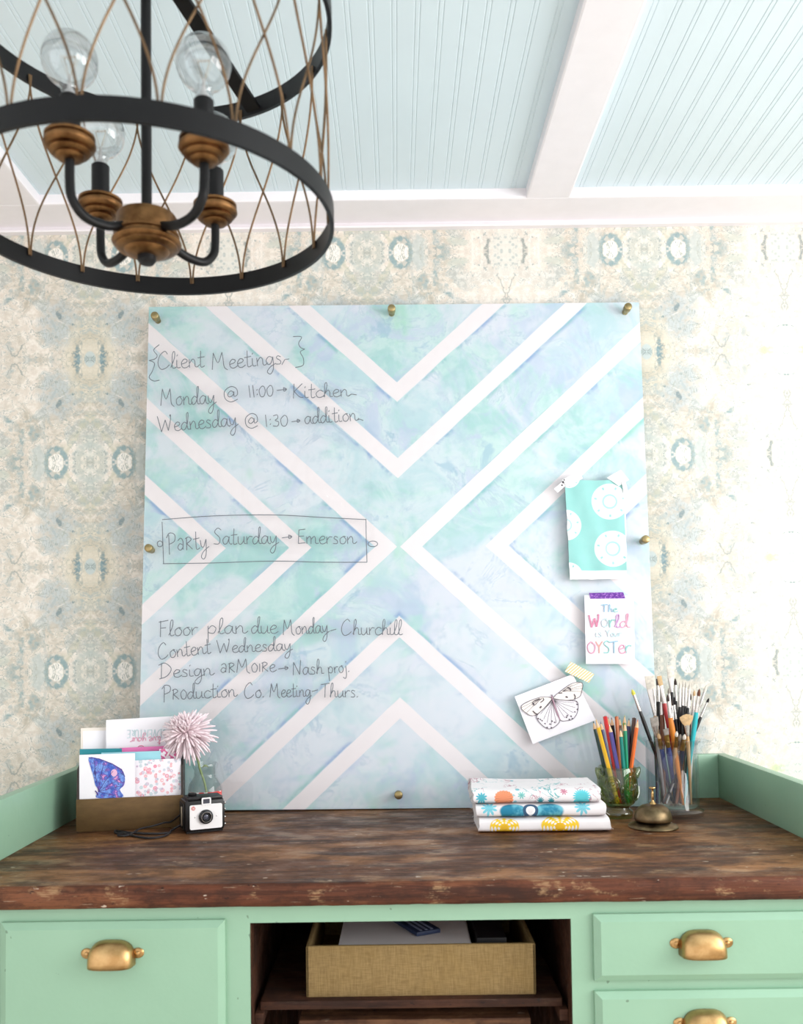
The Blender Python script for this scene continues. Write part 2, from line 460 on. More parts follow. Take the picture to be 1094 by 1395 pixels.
def brass(name, c0, c1, rough=.3, sc_=40):
    t = NT(name); v = t.coord(); n = t.noise(v, sc_, 4, .6)
    t.bump(n, .08, .0006)
    return t.base(t.mix(t.sm(n, .3, .7), c0, c1), t.sm(n, .3, .7, rough, rough + .15), 1.0)
M_brass = brass('antique_brass', (172, 134, 86), (204, 168, 118), .30)

DX0, DX1 = -.632, .672                # outer width of the desk
FY = 1.276                            # front face plane of the carcass
XL, XR = -.612, .652                  # inner faces of the gallery
TB = Z0 - .031                        # underside of the wooden top
desk = thing('desk', 'vintage mint green desk with a worn dark wooden top and brass cup pulls', 'desk', (.02, 1.58, 0))
def dk(o):                            # parts are modelled in room space; move the mesh into the desk's space
    off = Vector((.02, 1.58, 0))
    for v in o.data.vertices: v.co -= off
    o.parent = desk; return o
m = MB(); m.box(DX0, DX1, 1.266, WY - .002, TB, Z0, bevel=.003); top = dk(m.build('desktop', M_top))
top['label'] = 'dark stained wooden top with scratches and worn patches'
# worn rounded nosing along the front edge
def nose(u, v):
    x = DX0 + (DX1 - DX0) * u
    q = PI * v
    w = .0016 * mnoise.noise((x * 14, v * 2, 3)) + .0009 * mnoise.noise((x * 60, v * 3, 9))
    return Vector((x, 1.268 - (.0085 + w) * math.sin(q) ** .6, (TB - .0005) + (Z0 - TB + .0006) * (0.5 - 0.5 * math.cos(q)) + .6 * w))
m = MB(); m.grid(nose, 220, 10); dk(m.build('front_edge', M_edge, None, True, 60))['label'] = 'reddish brown worn front edge of the top'
# carcass with an open cubby in the middle
OX0, OX1 = atY(341, 1320, FY).x, atY(779, 1320, FY).x
OZ1 = atY(560, 1254.5, FY).z
DZ = .10
m = MB()
m.box(DX0, OX0, FY, FY + .022, DZ, TB); m.box(OX1, DX1, FY, FY + .022, DZ, TB); m.box(OX0, OX1, FY, FY + .022, OZ1, TB)
m.box(OX0, OX1, FY, FY + .022, DZ, DZ + .05)
m.box(DX0, DX0 + .02, FY + .022, WY - .002, DZ, TB); m.box(DX1 - .02, DX1, FY + .022, WY - .002, DZ, TB)
carc = dk(m.build('carcass', M_mint, None, False))
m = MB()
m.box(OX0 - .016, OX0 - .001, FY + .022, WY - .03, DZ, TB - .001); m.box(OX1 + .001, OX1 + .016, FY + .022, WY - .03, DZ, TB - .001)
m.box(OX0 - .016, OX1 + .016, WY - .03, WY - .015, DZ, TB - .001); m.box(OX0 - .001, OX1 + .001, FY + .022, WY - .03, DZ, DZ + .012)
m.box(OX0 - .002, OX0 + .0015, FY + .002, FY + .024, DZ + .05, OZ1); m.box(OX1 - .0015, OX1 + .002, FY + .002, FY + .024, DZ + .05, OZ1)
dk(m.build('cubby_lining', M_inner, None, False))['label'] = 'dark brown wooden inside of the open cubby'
for x0, x1 in ((DX0, DX0 + .05), (DX1 - .05, DX1)):
    for y0, y1 in ((FY, FY + .05), (WY - .055, WY - .005)):
        m = MB(); m.box(x0, x1, y0, y1, 0, DZ); dk(m.build('foot', M_mint, None, False))
# shelf on runners
SY = FY + .035
SZ = atY(560, 1362, SY).z
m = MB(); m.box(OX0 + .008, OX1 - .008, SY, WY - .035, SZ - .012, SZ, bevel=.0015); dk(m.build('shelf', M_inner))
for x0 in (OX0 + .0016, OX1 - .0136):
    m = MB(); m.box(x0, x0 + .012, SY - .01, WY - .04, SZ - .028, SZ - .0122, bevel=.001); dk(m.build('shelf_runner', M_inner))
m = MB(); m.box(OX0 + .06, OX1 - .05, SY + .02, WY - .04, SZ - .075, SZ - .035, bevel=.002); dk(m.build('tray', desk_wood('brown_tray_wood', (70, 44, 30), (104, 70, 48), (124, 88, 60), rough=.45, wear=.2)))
# gallery boards round the top
GH = .088
def gal(pts, y0, y1, nm, lb):
    m = MB(); m.prism(pts, y0, y1); return dk(m.build(nm, M_mint))
m = MB(); m.box(DX0, XL, 1.29, WY - .002, Z0 - .0005, Z0 + GH + .004, bevel=.003); dk(m.build('side_gallery', M_mint))
m = MB(); m.box(XR, DX1, 1.29, WY - .002, Z0 - .0005, Z0 + GH, bevel=.003); dk(m.build('side_gallery', M_mint))
m = MB(); m.box(XL, XR, WY - .02, WY - .002, Z0 - .0005, Z0 + GH, bevel=.002); dk(m.build('back_gallery', M_mint))
# drawers
M_cup = M_brass
def cup_pull(cx, cz, parent, w=.077, h=.033):
    hw = w * .5
    m = MB()
    def shell(u, v):                  # hooded cup: open below
        a = -1 + 2 * u
        prof = (1 - abs(a) ** 3.2) ** (1 / 2.2) if abs(a) < 1 else 0.0
        q = v * PI * .5
        x = cx + a * hw * .80
        return Vector((x, FY - .013 - .024 * (prof ** .6) * math.sin(q) ** .8, cz - h * .52 + h * (1.0 * (.25 + .75 * prof)) * math.cos(q) ** .75))
    m.grid(shell, 28, 12)
    o = m.build('cup_pull', M_cup, None, True, 80, solid=.0016)
    m = MB()
    for s in (-1, 1):
        m.sphere((cx + s * hw * .9, FY - .0128, cz - h * .06), .0085, 12, 8, 1.0, .30, .85)
        m.sphere((cx + s * hw * .9, FY - .0156, cz - h * .06), .0034, 10, 6, 1, .6, 1)
    m.box(cx - hw * .80, cx + hw * .80, FY - .0135, FY - .0118, cz - h * .30, cz + h * .12, bevel=.0006)
    p = m.build('mounting_plate', M_cup, None, True)
    off = Vector((.02, 1.58, 0))
    for ob in (o, p):
        for v in ob.data.vertices: v.co -= off
    o.parent = parent; p.parent = parent
    return o
def drawer(px0, px1, pyt, z0, hx, hy, lb):
    x0, x1 = px0, px1
    z1 = atY(hx, pyt, FY - .012).z
    t_, b_ = .010, .012
    m = MB()
    bm = m.bm                          # raised panel front with a bevelled border
    def ring(x0, x1, z0, z1, y): return [bm.verts.new(c) for c in ((x0, y, z0), (x1, y, z0), (x1, y, z1), (x0, y, z1))]
    rs = [ring(x0, x1, z0, z1, FY + .001), ring(x0, x1, z0, z1, FY - .006), ring(x0 + .009, x1 - .009, z0 + .009, z1 - .009, FY - .012)]
    for A, B in zip(rs, rs[1:]):
        for k in range(4): bm.faces.new((A[k], A[(k + 1) % 4], B[(k + 1) % 4], B[k]))
    bm.faces.new(rs[-1]); bm.faces.new(rs[0])
    o = dk(m.build('drawer', M_mint, None, False))
    o['label'] = lb
    h = atY(hx, hy, FY - .02)
    cup_pull(h.x, h.z, o)
    return o
xa, xb = atY(4, 1330, FY).x, atY(308, 1330, FY).x
drawer(xa, xb, 1257, atY(150, 1500, FY).z, 151, 1299, 'deep left-hand drawer front')
xc = atY(808, 1300, FY).x
xd = DX1 - .03
drawer(xc, xd, 1245.5, atY(958, 1332, FY).z, 958, 1285, 'upper right-hand drawer front')
drawer(xc, xd, 1351.0, atY(958, 1440, FY).z, 963, 1394, 'second right-hand drawer front')
drawer(xc, xd, 1458.0, atY(958, 1548, FY).z, 963, 1500, 'third right-hand drawer front')

# linen bin in the cubby
def linen():
    t = NT('olive_gold_linen'); v = t.coord()
    x, y, z = t.sep(v)
    w1 = t.noise(t.scale(v, (900, 900, 60)), 1, 2); w2 = t.noise(t.scale(v, (60, 60, 900)), 1, 2); n = t.noise(v, 16, 3)
    k = t.mul(t.add(w1, w2), .5)
    c = t.mix(t.sm(k, .3, .7), (120, 98, 64), (150, 126, 86)); c = t.mix(t.mul(t.sm(n, .4, .7), .3), c, (132, 106, 60))
    t.bump(k, .3, .001)
    return t.base(c, .85, 0, .1)
M_linen = linen()
BY = SY + .012
b0, b1 = atY(417, 1358, BY), atY(731, 1358, BY)
bz0 = SZ + .0005; bz1 = atY(570, 1287, BY).z
bw = b1.x - b0.x; bd = .27; bh = bz1 - bz0
binr = thing('storage_bin', 'olive gold linen bin holding papers inside the open desk cubby', 'bin', ((b0.x + b1.x) / 2, BY + bd / 2, bz0))
m = MB(); w_ = .006
m.box(-bw / 2, bw / 2, -bd / 2, -bd / 2 + w_, 0, bh, bevel=.0025); m.box(-bw / 2, bw / 2, bd / 2 - w_, bd / 2, 0, bh, bevel=.0025)
m.box(-bw / 2, -bw / 2 + w_, -bd / 2, bd / 2, 0, bh, bevel=.0025); m.box(bw / 2 - w_, bw / 2, -bd / 2, bd / 2, 0, bh, bevel=.0025)
m.box(-bw / 2 + .001, bw / 2 - .001, -bd / 2 + .001, bd / 2 - .001, 0, .004)
m.build('bin_body', M_linen, binr)
M_paper = plain('white_paper', (238, 234, 236), .6, var=.01, spec=.2)
for i in range(9):
    m = MB(); m.box(-.106 + random.uniform(0, .004), .085 + random.uniform(0, .004), -.115, .11, 0, bh * .094)
    o = m.build('paper_sheaf', M_paper); o.location = (binr.location.x - .012, binr.location.y - .002, bz0 + .0045 + i * bh * .095); o.rotation_euler = (0, 0, random.uniform(-.02, .02))
    tag(o, 'sheaf of white paper stacked inside the linen bin', 'paper', 'paper sheaves in the linen bin')
m = MB(); m.box(-.02, .02, -.05, .05, 0, .006, bevel=.001)
m2 = MB()
for k in range(3): m2.box(-.012 + .009 * k, -.008 + .009 * k, -.045, .045, .006, .0066)
nb = m.build('notebook', plain('navy_cover', (34, 50, 84), .5)); tag(nb, 'small navy notebook lying on the papers in the linen bin', 'notebook')
nb.location = (binr.location.x - .008, binr.location.y - .03, bz0 + .0045 + 9 * bh * .095 + .0008); nb.rotation_euler = (0, 0, .45)
m2.build('cover_stripe', plain('pale_stripe', (150, 160, 190), .5), nb)
m = MB(); m.box(-.022, .022, -.10, .10, 0, bh * .9, bevel=.002)
o = m.build('album', plain('black_album_cover', (26, 24, 28), .5)); o.location = (binr.location.x + .105, binr.location.y, bz0 + .0045)
tag(o, 'black album standing at the right end of the linen bin', 'album')
# ================================================================== CHANDELIER
M_black = plain('satin_black_iron', (9, 8, 10), .45, 0.0, .28, var=.06)
M_gold = brass('aged_gold', (98, 68, 42), (146, 108, 70), .36, 60)
M_wire = brass('gold_wire', (108, 86, 64), (140, 112, 84), .42, 60)
M_bulb = clear('bulb_glass', (250, 251, 252), 1.5, .25, 0, 2.2)
M_ivory = plain('frosted_filament_post', (178, 178, 176), .3)
M_fil = plain('filament', (170, 150, 120), .4, .6)
CY_ = .966                                       # distance of the chandelier's axis
hb = atY(200, 324, CY_)
RR = .2
ZL0 = EYE + .4465; BAND = .0215; ZU0 = EYE + .668
ch = thing('chandelier', 'black hooped drum chandelier with gold wire lattice and four clear globe bulbs', 'chandelier', (hb.x, CY_, CZ))
def L(z): return z - CZ
def hoop(z0, name):
    m = MB(); t_ = .0045
    m.lathe([(RR, z0), (RR, z0 + BAND), (RR - t_, z0 + BAND), (RR - t_, z0)], 96, None, True)
    return m.build(name, M_black, ch, True, 30)
hoop(L(ZL0), 'lower_hoop'); hoop(L(ZU0), 'upper_hoop')
za, zb = L(ZL0 + BAND * .6), L(ZU0 + BAND * .4)
NODES = 18
ph0 = math.radians(268.5)
for s in (1, -1):
    for i in range(NODES):
        a0 = ph0 + 2 * PI * i / NODES
        pts = []
        for k in range(29):
            q = k / 28
            a = a0 + s * (2 * PI / NODES) * (1 - math.cos(PI * q)) / 2 + s * .006
            r = RR - .0062 - (.0016 if s > 0 else -.0010) * math.sin(PI * q)
            pts.append((r * math.cos(a), r * math.sin(a), za + (zb - za) * q))
        m = MB(); m.tube(pts, .00125, 6); m.build('lattice_wire', M_wire, ch)
hz = L(hb.z)
m = MB(); m.tube([(0, 0, 0), (0, 0, hz + .02)], .0056, 14); m.build('stem', M_black, ch)
m = MB(); m.lathe([(0, -.003), (.06, -.003), (.06, -.012), (.045, -.024), (.012, -.030), (0, -.030)], 32); m.build('canopy', M_black, ch)
# flat spokes that rise from the upper hoop to the stem
for a in (math.radians(63), math.radians(243)):
    zi, zo = L(ZU0) + .082, L(ZU0) + .004
    d = Vector((math.cos(a), math.sin(a), 0)); e = Vector((-d.y, d.x, 0)) * .0095
    m = MB(); A_ = d * .006 + Vector((0, 0, zi)); B_ = d * (RR - .0046) + Vector((0, 0, zo)); up = Vector((0, 0, .005))
    vs = [m.bm.verts.new(p) for p in (A_ - e, A_ + e, B_ + e, B_ - e, A_ - e + up, A_ + e + up, B_ + e + up, B_ - e + up)]
    for q in ((0, 1, 2, 3), (4, 5, 6, 7), (0, 1, 5, 4), (1, 2, 6, 5), (2, 3, 7, 6), (3, 0, 4, 7)): m.bm.faces.new([vs[k] for k in q])
    m.build('spoke', M_black, ch, False)
m = MB(); m.lathe([(0, 0), (.015, 0), (.017, .004), (.017, .016), (.012, .022), (0, .022)], 24, Matrix.Translation((0, 0, L(ZU0) + .072))); m.build('stem_collar', M_black, ch)
hub = [(0, -.0200), (.012, -.0200), (.018, -.0190), (.0225, -.0165), (.024, -.0145), (.029, -.0140), (.0325, -.0115), (.0325, -.0095), (.0345, -.0090), (.0365, -.0060), (.0355, -.0030), (.0325, -.0020), (.0325, .0000), (.0345, .001), (.0345, .003), (.0320, .0040), (.0318, .021), (.030, .0235), (.014, .0245), (0, .0245)]
m = MB(); m.lathe(hub, 40, Matrix.Translation((0, 0, hz))); m.build('hub', M_gold, ch, True, 45)
m = MB(); m.lathe([(0, -.029), (.007, -.0285), (.0098, -.025), (.0098, -.020), (.007, -.0175), (0, -.0175)], 20, Matrix.Translation((0, 0, hz))); m.build('finial', M_black, ch)
cupz = L(EYE + .515)
for k, (px, py, dy) in enumerate(((95, 200, -.070), (278, 205, -.070), (137, 285, .070), (293, 291, .070))):
    p = atY(px, py, CY_ + dy)
    cx, cy, cz = p.x - hb.x, dy, L(p.z)
    d = Vector((cx, cy, 0)); R = d.length; d.normalize()
    # arm: out of the hub, dipping and turning up under the cup
    path = [(d * .028 + Vector((0, 0, hz + .004))), (d * (R * .55) + Vector((0, 0, hz - .004))), (d * (R * .82) + Vector((0, 0, hz - .003))), (d * (R * .97) + Vector((0, 0, hz + .010))), (d * R + Vector((0, 0, hz + .026))), (d * R + Vector((0, 0, cz - .012)))]
    m = MB(); m.tube(smooth_path(path, 6), .0048, 12); m.build('arm', M_black, ch)
    T = Matrix.Translation((cx, cy, cz))
    m = MB(); m.lathe([(0, -.0135), (.008, -.0135), (.0125, -.0125), (.0145, -.0100), (.0140, -.0085), (.0180, -.0080), (.0205, -.0055), (.0200, -.0035), (.0190, -.0025), (.0235, -.0015), (.0255, .0015), (.0250, .0045), (.0220, .0055), (.0220, .0070), (.0245, .0080), (.0245, .0105), (.0215, .0120), (0, .0125)], 32, T)
    m.build('candle_cup', M_gold, ch, True, 50)
    m = MB(); m.lathe([(0, .0132), (.0100, .0132), (.0100, .050), (.0085, .0515), (0, .0515)], 24, T); m.build('candle_sleeve', M_black, ch)
    T2 = Matrix.Translation((cx, cy, cz + .0508))
    m = MB(); r = .0275; zc = .0375
    prof = [(.0075, 0), (.0080, .006), (.0105, .012)]
    for q in range(5, 25):
        a = -PI / 2 + PI * q / 24
        if math.cos(a) * r > .0106 or a > 0: prof.append((max(math.cos(a) * r, 0), zc + math.sin(a) * r))
    m.lathe(prof, 28, T2); b = m.build('bulb', M_bulb, ch)
    m = MB(); m.lathe([(0, .0), (.0060, .0), (.0056, .004), (.0020, .009), (.0013, .022), (0, .022)], 14, T2); m.build('glass_post', M_ivory, b)
    m = MB()
    for s in (-1, 1): m.tube([T2 @ Vector((.001 * s, 0, .022)), T2 @ Vector((.006 * s, .001, .040))], .0004, 5)
    m.tube([T2 @ Vector((-.006 + .012 * q / 12, .001 * math.sin(q * 2.2), .040 + .0008 * math.cos(q * 2.2))) for q in range(13)], .0005, 5)
    m.build('filament', M_fil, b)

# ================================================================== DRY-ERASE BOARD
P0 = atZ(542, 1104, Z0 + .0012)
LEAN = math.radians(4.6)
BROT = (-LEAN, .004, 0)
MBD = Matrix.Translation(P0) @ Matrix.Rotation(.004, 4, 'Y') @ Matrix.Rotation(-LEAN, 4, 'X')
from mathutils import Euler
MBD = Matrix.Translation(P0) @ Euler(BROT).to_matrix().to_4x4()
MBI = MBD.inverted()
BN = (MBD.to_3x3() @ Vector((0, 1, 0)))
def bl(px, py, off=0.0):              # board-local (x, z) of a pixel on the acrylic face (off = distance in front of it)
    q = MBI @ atP(px, py, MBD @ Vector((0, -off, 0)), BN)
    return Vector((q.x, q.z))
c_tl, c_tr, c_bl, c_br = bl(192, 410), bl(872, 409), bl(182, 1105), bl(904, 1098)
HX0, HX1 = (c_tl.x + c_bl.x) / 2, (c_tr.x + c_br.x) / 2
HZ = (c_tl.y + c_tr.y) / 2
print('board', c_tl, c_tr, c_bl, c_br)
cc = bl(543, 743)
PER = 117 / 679
def painting():
    t = NT('watercolour_chevrons'); v = t.coord(); x, y, z = t.sep(v)
    wob = t.mul(t.sub(t.noise(v, 14, 2), .5), .004)
    u = t.ab(t.sub(x, cc.x)); w = t.ab(t.sub(z, cc.y))
    s0 = t.add(t.sub(u, t.mul(w, 1 / .93)), wob)
    s = t.add(s0, t.mul(t.math('LESS_THAN', s0, 0.0), 18 / 679))
    k = t.sub(t.math('MODULO', t.add(s, PER * 20 + PER * .5 - 17 / 679), PER), PER * .5)
    band = t.add(t.ab(k), t.mx(t.mul(t.math('LESS_THAN', s0, 0.0), t.math('GREATER_THAN', s0, -48 / 679)), t.math('LESS_THAN', s0, -.44)))
    white = t.sm(band, .0215, .0230, 1, 0)
    paper = t.mix(t.noise(v, 60, 3), (236, 230, 232), (243, 238, 239))
    n1 = t.noise(v, 3.6, 6, .62, .9); n2 = t.noise(t.shift(v, (3, 1, 6)), 6.0, 7, .66, 1.2); n3 = t.noise(t.shift(v, (7, 5, 2)), 11, 6, .66, .8); n4 = t.noise(t.shift(v, (2, 9, 4)), 4.6, 5, .62, .8)
    aqua = t.mix(t.sm(n3, .36, .62), (188, 217, 223), (212, 227, 232))
    c = t.mix(t.mul(t.sm(n1, .48, .58), .85), aqua, t.mix(t.sm(n3, .4, .6), (168, 213, 209), (198, 227, 223)))   # mint pools
    c = t.mix(t.mul(t.sm(n2, .52, .62), .65), c, t.mix(n3, (178, 194, 222), (206, 212, 232)))              # periwinkle pools
    c = t.mix(t.mul(t.sm(n4, .48, .60), .75), c, (222, 227, 236))                                           # thinned washes
    c = t.mix(t.mul(t.sm(n3, .57, .66), t.mul(t.sm(n4, .42, .52, 1, 0), .6)), c, (150, 190, 210))
    # pigment that settled in places along the edge of the masked stripes
    edge = t.mul(t.sm(band, .0238, .0250), t.sm(band, .026, .040, 1, 0)); side = t.sm(k, -.002, .002, .25, 1)
    c = t.mix(t.mul(t.mul(edge, side), t.sm(n2, .46, .60, 0.0, .75)), c, t.mix(t.sm(n1, .46, .54), (128, 162, 206), (130, 194, 190)))
    pool = t.mul(t.sm(band, .024, .05, 1, 0), t.sm(n1, .56, .66, 0, .5)); c = t.mix(pool, c, t.mix(t.sm(n4, .44, .52), (150, 176, 214), (150, 204, 196)))
    ridge = t.sm(t.ab(t.sub(n2, .54)), .004, .016, 1, 0); c = t.mix(t.mul(ridge, t.sm(n3, .44, .6, 0, .4)), c, (156, 186, 206))
    fine = t.noise(v, 34, 5, .72); c = t.mix(t.mul(t.sm(fine, .50, .68), .28), c, (168, 194, 210))
    grn = t.sm(t.noise(t.shift(v, (8, 8, 1)), 3.4, 4, .6, .6), .60, .70); c = t.mix(t.mul(grn, t.sm(n3, .36, .6, .25, .75)), c, (164, 220, 196))
    c = t.mix(white, c, paper)
    return t.base(t.mix(1.0, c, (250, 249, 250), 'MULTIPLY'), .7, 0, .2)
board = thing('dry_erase_board', 'clear acrylic dry-erase board over a painted chevron panel with handwritten notes', 'board', P0, BROT)
XT0, XT1 = HX0, HX1
m = MB(); m.box(XT0 + .0080, XT1 - .0005, .014, .024, .002, HZ - .002, bevel=.001); m.build('painted_panel', painting(), board)['label'] = 'white panel painted with pale blue and mint watercolour chevrons'
M_acr = clear('clear_acrylic', (254, 254, 254), 1.40, 0, .0, 1.0)
m = MB(); m.box(XT0, XT1, 0, .0035, 0, HZ); m.build('acrylic_sheet', M_acr, board, False)['label'] = 'clear acrylic cover sheet'
M_stand = brass('brushed_brass', (150, 132, 92), (186, 168, 124), .32)
for px, py in ((211.5, 431), (533.5, 421), (855, 419), (203, 747), (879, 735), (543, 1083)):
    q = bl(px, py, .008)
    m = MB(); m.lathe([(0, 0), (.0076, 0), (.0080, .0006), (.0080, .0130), (.0074, .0145), (.0068, .0150), (0, .0152)], 20, Matrix.Translation((q.x, 0, q.y)) @ Matrix.Rotation(PI / 2, 4, 'X'))
    m.lathe([(.0062, -.014), (.0062, -.0037)], 16, Matrix.Translation((q.x, 0, q.y)) @ Matrix.Rotation(PI / 2, 4, 'X'))
    m.build('standoff', M_stand, board, True, 40)['label'] = 'brass standoff bolt'

# ---------------- handwriting: a small stroke alphabet (baseline 0, x-height 1, ascender 2, descender -1)
G = {
'a': (1.0, [[(.78, .82), (.45, 1), (.08, .6), (.2, .08), (.55, .15), (.8, .85)], [(.8, .95), (.78, .3), (1.0, .02), (1.15, .12)]]),
'c': (.85, [[(.85, .8), (.5, 1), (.1, .6), (.2, .1), (.55, 0), (.95, .22)]]),
'd': (1.0, [[(.7, .75), (.4, .95), (.05, .5), (.2, .02), (.55, .2), (.8, .9), (.92, 2.0), (.74, 1.9), (.72, .8), (.82, .1), (1.1, .1)]]),
'e': (.85, [[(.1, .45), (.6, .62), (.72, .9), (.4, 1.02), (.1, .6), (.2, .1), (.55, 0), (.95, .25)]]),
'g': (1.0, [[(.75, .85), (.4, 1), (.08, .6), (.22, .1), (.55, .2), (.8, .9)], [(.8, .95), (.8, -.4), (.45, -1.05), (.12, -.75), (.5, -.2), (1.1, .15)]]),
'h': (1.0, [[(.05, .1), (.4, 1.3), (.4, 2.0), (.2, 1.7), (.15, 0)], [(.15, .4), (.5, .95), (.72, .7), (.75, .1), (1.05, .1)]]),
'i': (.5, [[(.1, .95), (.12, .1), (.5, .08)], [(.10, 1.40), (.20, 1.58)]]),
'j': (.6, [[(.35, .95), (.36, -.4), (.1, -.95), (-.2, -.7)], [(.36, 1.45), (.46, 1.62)]]),
'l': (.55, [[(.0, .1), (.4, 1.2), (.42, 1.95), (.2, 1.7), (.15, .25), (.35, .02), (.6, .15)]]),
'm': (1.5, [[(.08, .95), (.1, 0)], [(.1, .6), (.4, 1), (.58, .7), (.6, .0)], [(.6, .6), (.95, 1), (1.1, .7), (1.15, .1), (1.5, .1)]]),
'n': (1.0, [[(.08, .95), (.12, 0)], [(.12, .5), (.45, .98), (.68, .75), (.72, .15), (.95, .05), (1.2, .3)]]),
'o': (.9, [[(.5, 1), (.12, .65), (.2, .08), (.6, .05), (.82, .55), (.5, 1), (.75, .95)]]),
'p': (1.0, [[(.1, 1.0), (.12, -1.1)], [(.12, .6), (.45, 1.05), (.82, .7), (.6, .1), (.15, .2)]]),
'r': (.75, [[(.08, .95), (.14, 0)], [(.14, .5), (.4, .92), (.75, .9)]]),
's': (.8, [[(.65, .85), (.35, 1), (.2, .75), (.6, .4), (.55, .05), (.1, .05)]]),
't': (.75, [[(.35, 1.9), (.3, .2), (.5, .0), (.75, .15)], [(.0, 1.1), (.75, 1.2)]]),
'u': (1.0, [[(.08, .95), (.12, .2), (.4, .0), (.72, .4), (.78, .95)], [(.78, .95), (.8, .15), (1.05, .08)]]),
'y': (1.0, [[(.08, .95), (.18, .3), (.45, .2), (.75, .95)], [(.78, 1.0), (.7, -.5), (.4, -1.1), (.1, -.85), (.4, -.3), (1.1, .2)]]),
'v': (.8, [[(.05, 1), (.4, 0), (.75, 1)]]),
'C': (1.5, [[(1.15, 1.7), (.85, 2.05), (.3, 1.5), (.12, .6), (.45, -.05), (1.0, .1), (1.35, .45)]]),
'M': (1.9, [[(.1, 0), (.32, 1.95)], [(.32, 1.95), (.75, .75), (1.25, 1.95)], [(1.25, 1.95), (1.32, 1.2), (1.4, .2), (1.75, -.15)]]),
'K': (1.3, [[(.25, 2.0), (.15, .0)], [(1.15, 2.0), (.25, .95)], [(.25, .95), (.8, .2), (1.25, .1)]]),
'W': (1.9, [[(.05, 1.9), (.45, 0)], [(.45, 0), (.95, 1.4)], [(.95, 1.4), (1.25, .1)], [(1.25, .1), (1.55, 1.3), (1.6, 2.0), (1.5, 1.8)]]),
'P': (1.2, [[(.3, 1.8), (.25, -.3)], [(.0, 1.5), (.4, 2.0), (1.0, 1.8), (.95, 1.1), (.3, .8)]]),
'S': (1.1, [[(.95, 1.75), (.55, 2.0), (.2, 1.5), (.8, .8), (.7, .1), (.1, .1)]]),
'E': (1.2, [[(1.1, 1.95), (.35, 1.85)], [(.35, 1.9), (.3, .05)], [(.3, .05), (1.15, .15)], [(.32, 1.0), (.95, 1.05)]]),
'F': (1.1, [[(.25, 1.9), (.2, -.1)], [(.05, 1.75), (1.05, 1.95)], [(.22, 1.0), (.8, 1.05)]]),
'D': (1.5, [[(.35, 1.95), (.3, .0)], [(.05, 1.75), (.7, 2.0), (1.35, 1.2), (.9, .25), (.1, -.1)]]),
'N': (1.4, [[(.15, 0), (.25, 1.75)], [(.25, 1.75), (1.0, .05)], [(1.0, .05), (1.2, 2.0)]]),
'T': (1.2, [[(.0, 1.8), (1.2, 2.0)], [(.6, 1.9), (.55, .0)]]),
'R': (1.0, [[(.2, 1.3), (.15, 0)], [(.05, 1.25), (.45, 1.4), (.75, 1.1), (.2, .7)], [(.2, .7), (.85, .05)]]),
'O': (.9, [[(.45, 1.3), (.1, .8), (.25, .1), (.65, .1), (.8, .8), (.45, 1.3)]]),
'I': (.4, [[(.2, 1.2), (.2, .05)]]),
'A': (1.0, [[(.15, 1.1), (.5, 1.35), (.75, 1.0), (.7, .1)], [(.7, .6), (.35, .75), (.1, .35), (.4, .05), (.72, .35)]]),
'U': (1.0, [[(.1, 1.9), (.15, .4), (.5, .0), (.85, .4), (.9, 1.9)]]), 'V': (1.0, [[(.05, 1.9), (.5, 0)], [(.5, 0), (.95, 1.9)]]),
'Y': (1.1, [[(.05, 1.9), (.5, 1.0)], [(1.0, 1.9), (.5, 1.0)], [(.5, 1.0), (.5, 0)]]),
'0': (1.0, [[(.5, 1.4), (.1, .9), (.2, .1), (.6, .0), (.85, .6), (.75, 1.25), (.5, 1.4)]]),
'1': (.5, [[(.2, 1.6), (.28, .0)]]),
'3': (.9, [[(.15, 1.4), (.6, 1.5), (.65, 1.05), (.35, .8), (.75, .55), (.6, .05), (.1, .1)]]),
'@': (1.5, [[(.95, 1.0), (.7, 1.25), (.42, .8), (.6, .5), (.9, .75), (.98, 1.15)], [(.98, 1.1), (1.0, .55), (1.3, .8), (1.2, 1.5), (.7, 1.75), (.15, 1.2), (.2, .3), (.7, -.1), (1.3, .2)]]),
':': (.4, [[(.16, .86), (.26, 1.02)], [(.16, .26), (.26, .42)]]), '.': (.4, [[(.1, .0), (.26, .14)]]),
'-': (1.0, [[(.1, .7), (.95, .8)]]),
'>': (1.4, [[(.05, .7), (1.25, .8)], [(.9, 1.1), (1.3, .8), (.95, .5), (.92, 1.05)]]),
'{': (.9, [[(.85, 2.6), (.4, 2.0), (.7, 1.4), (.55, 1.0), (.05, .8)], [(.05, .8), (.5, .5), (.35, -.4), (.1, -1.1), (.5, -1.5), (.95, -1.4)]]),
'}': (.9, [[(.05, 2.6), (.7, 2.5), (.45, 1.8), (.6, 1.3), (.9, 1.1)], [(.9, 1.1), (.55, .8), (.75, .1), (.7, -.7), (.1, -.9)]]),
}
def write(mb, text, pa, pb, xh, place, rad, y=-.0006, sl=0.0, tube_sides=5):
    """pa, pb: start/end of the baseline in the (x, z) plane; xh: x-height; place: local -> Vector"""
    pa, pb = Vector(pa), Vector(pb); d = pb - pa; wtot = sum(G[c][0] if c in G else .6 for c in text); k = d.length / wtot
    ux = d.normalized(); uz = Vector((-ux.y, ux.x)); cur = 0.0
    for ch_ in text:
        if ch_ not in G: cur += .6; continue
        w, strokes = G[ch_]
        for st in strokes:
            pts = []
            for (a, b) in st:
                q = pa + ux * ((cur + a) * k + sl * b * xh) + uz * (b * xh); pts.append((q.x, y, q.y))
            sp = smooth_path(pts, 4) if len(pts) > 2 else [Vector(p) for p in pts]
            mb.tube([place(p) for p in sp], rad, tube_sides)
        cur += w
M_ink = plain('grey_marker_ink', (104, 110, 120), .5, var=.05)
ident = lambda p: p
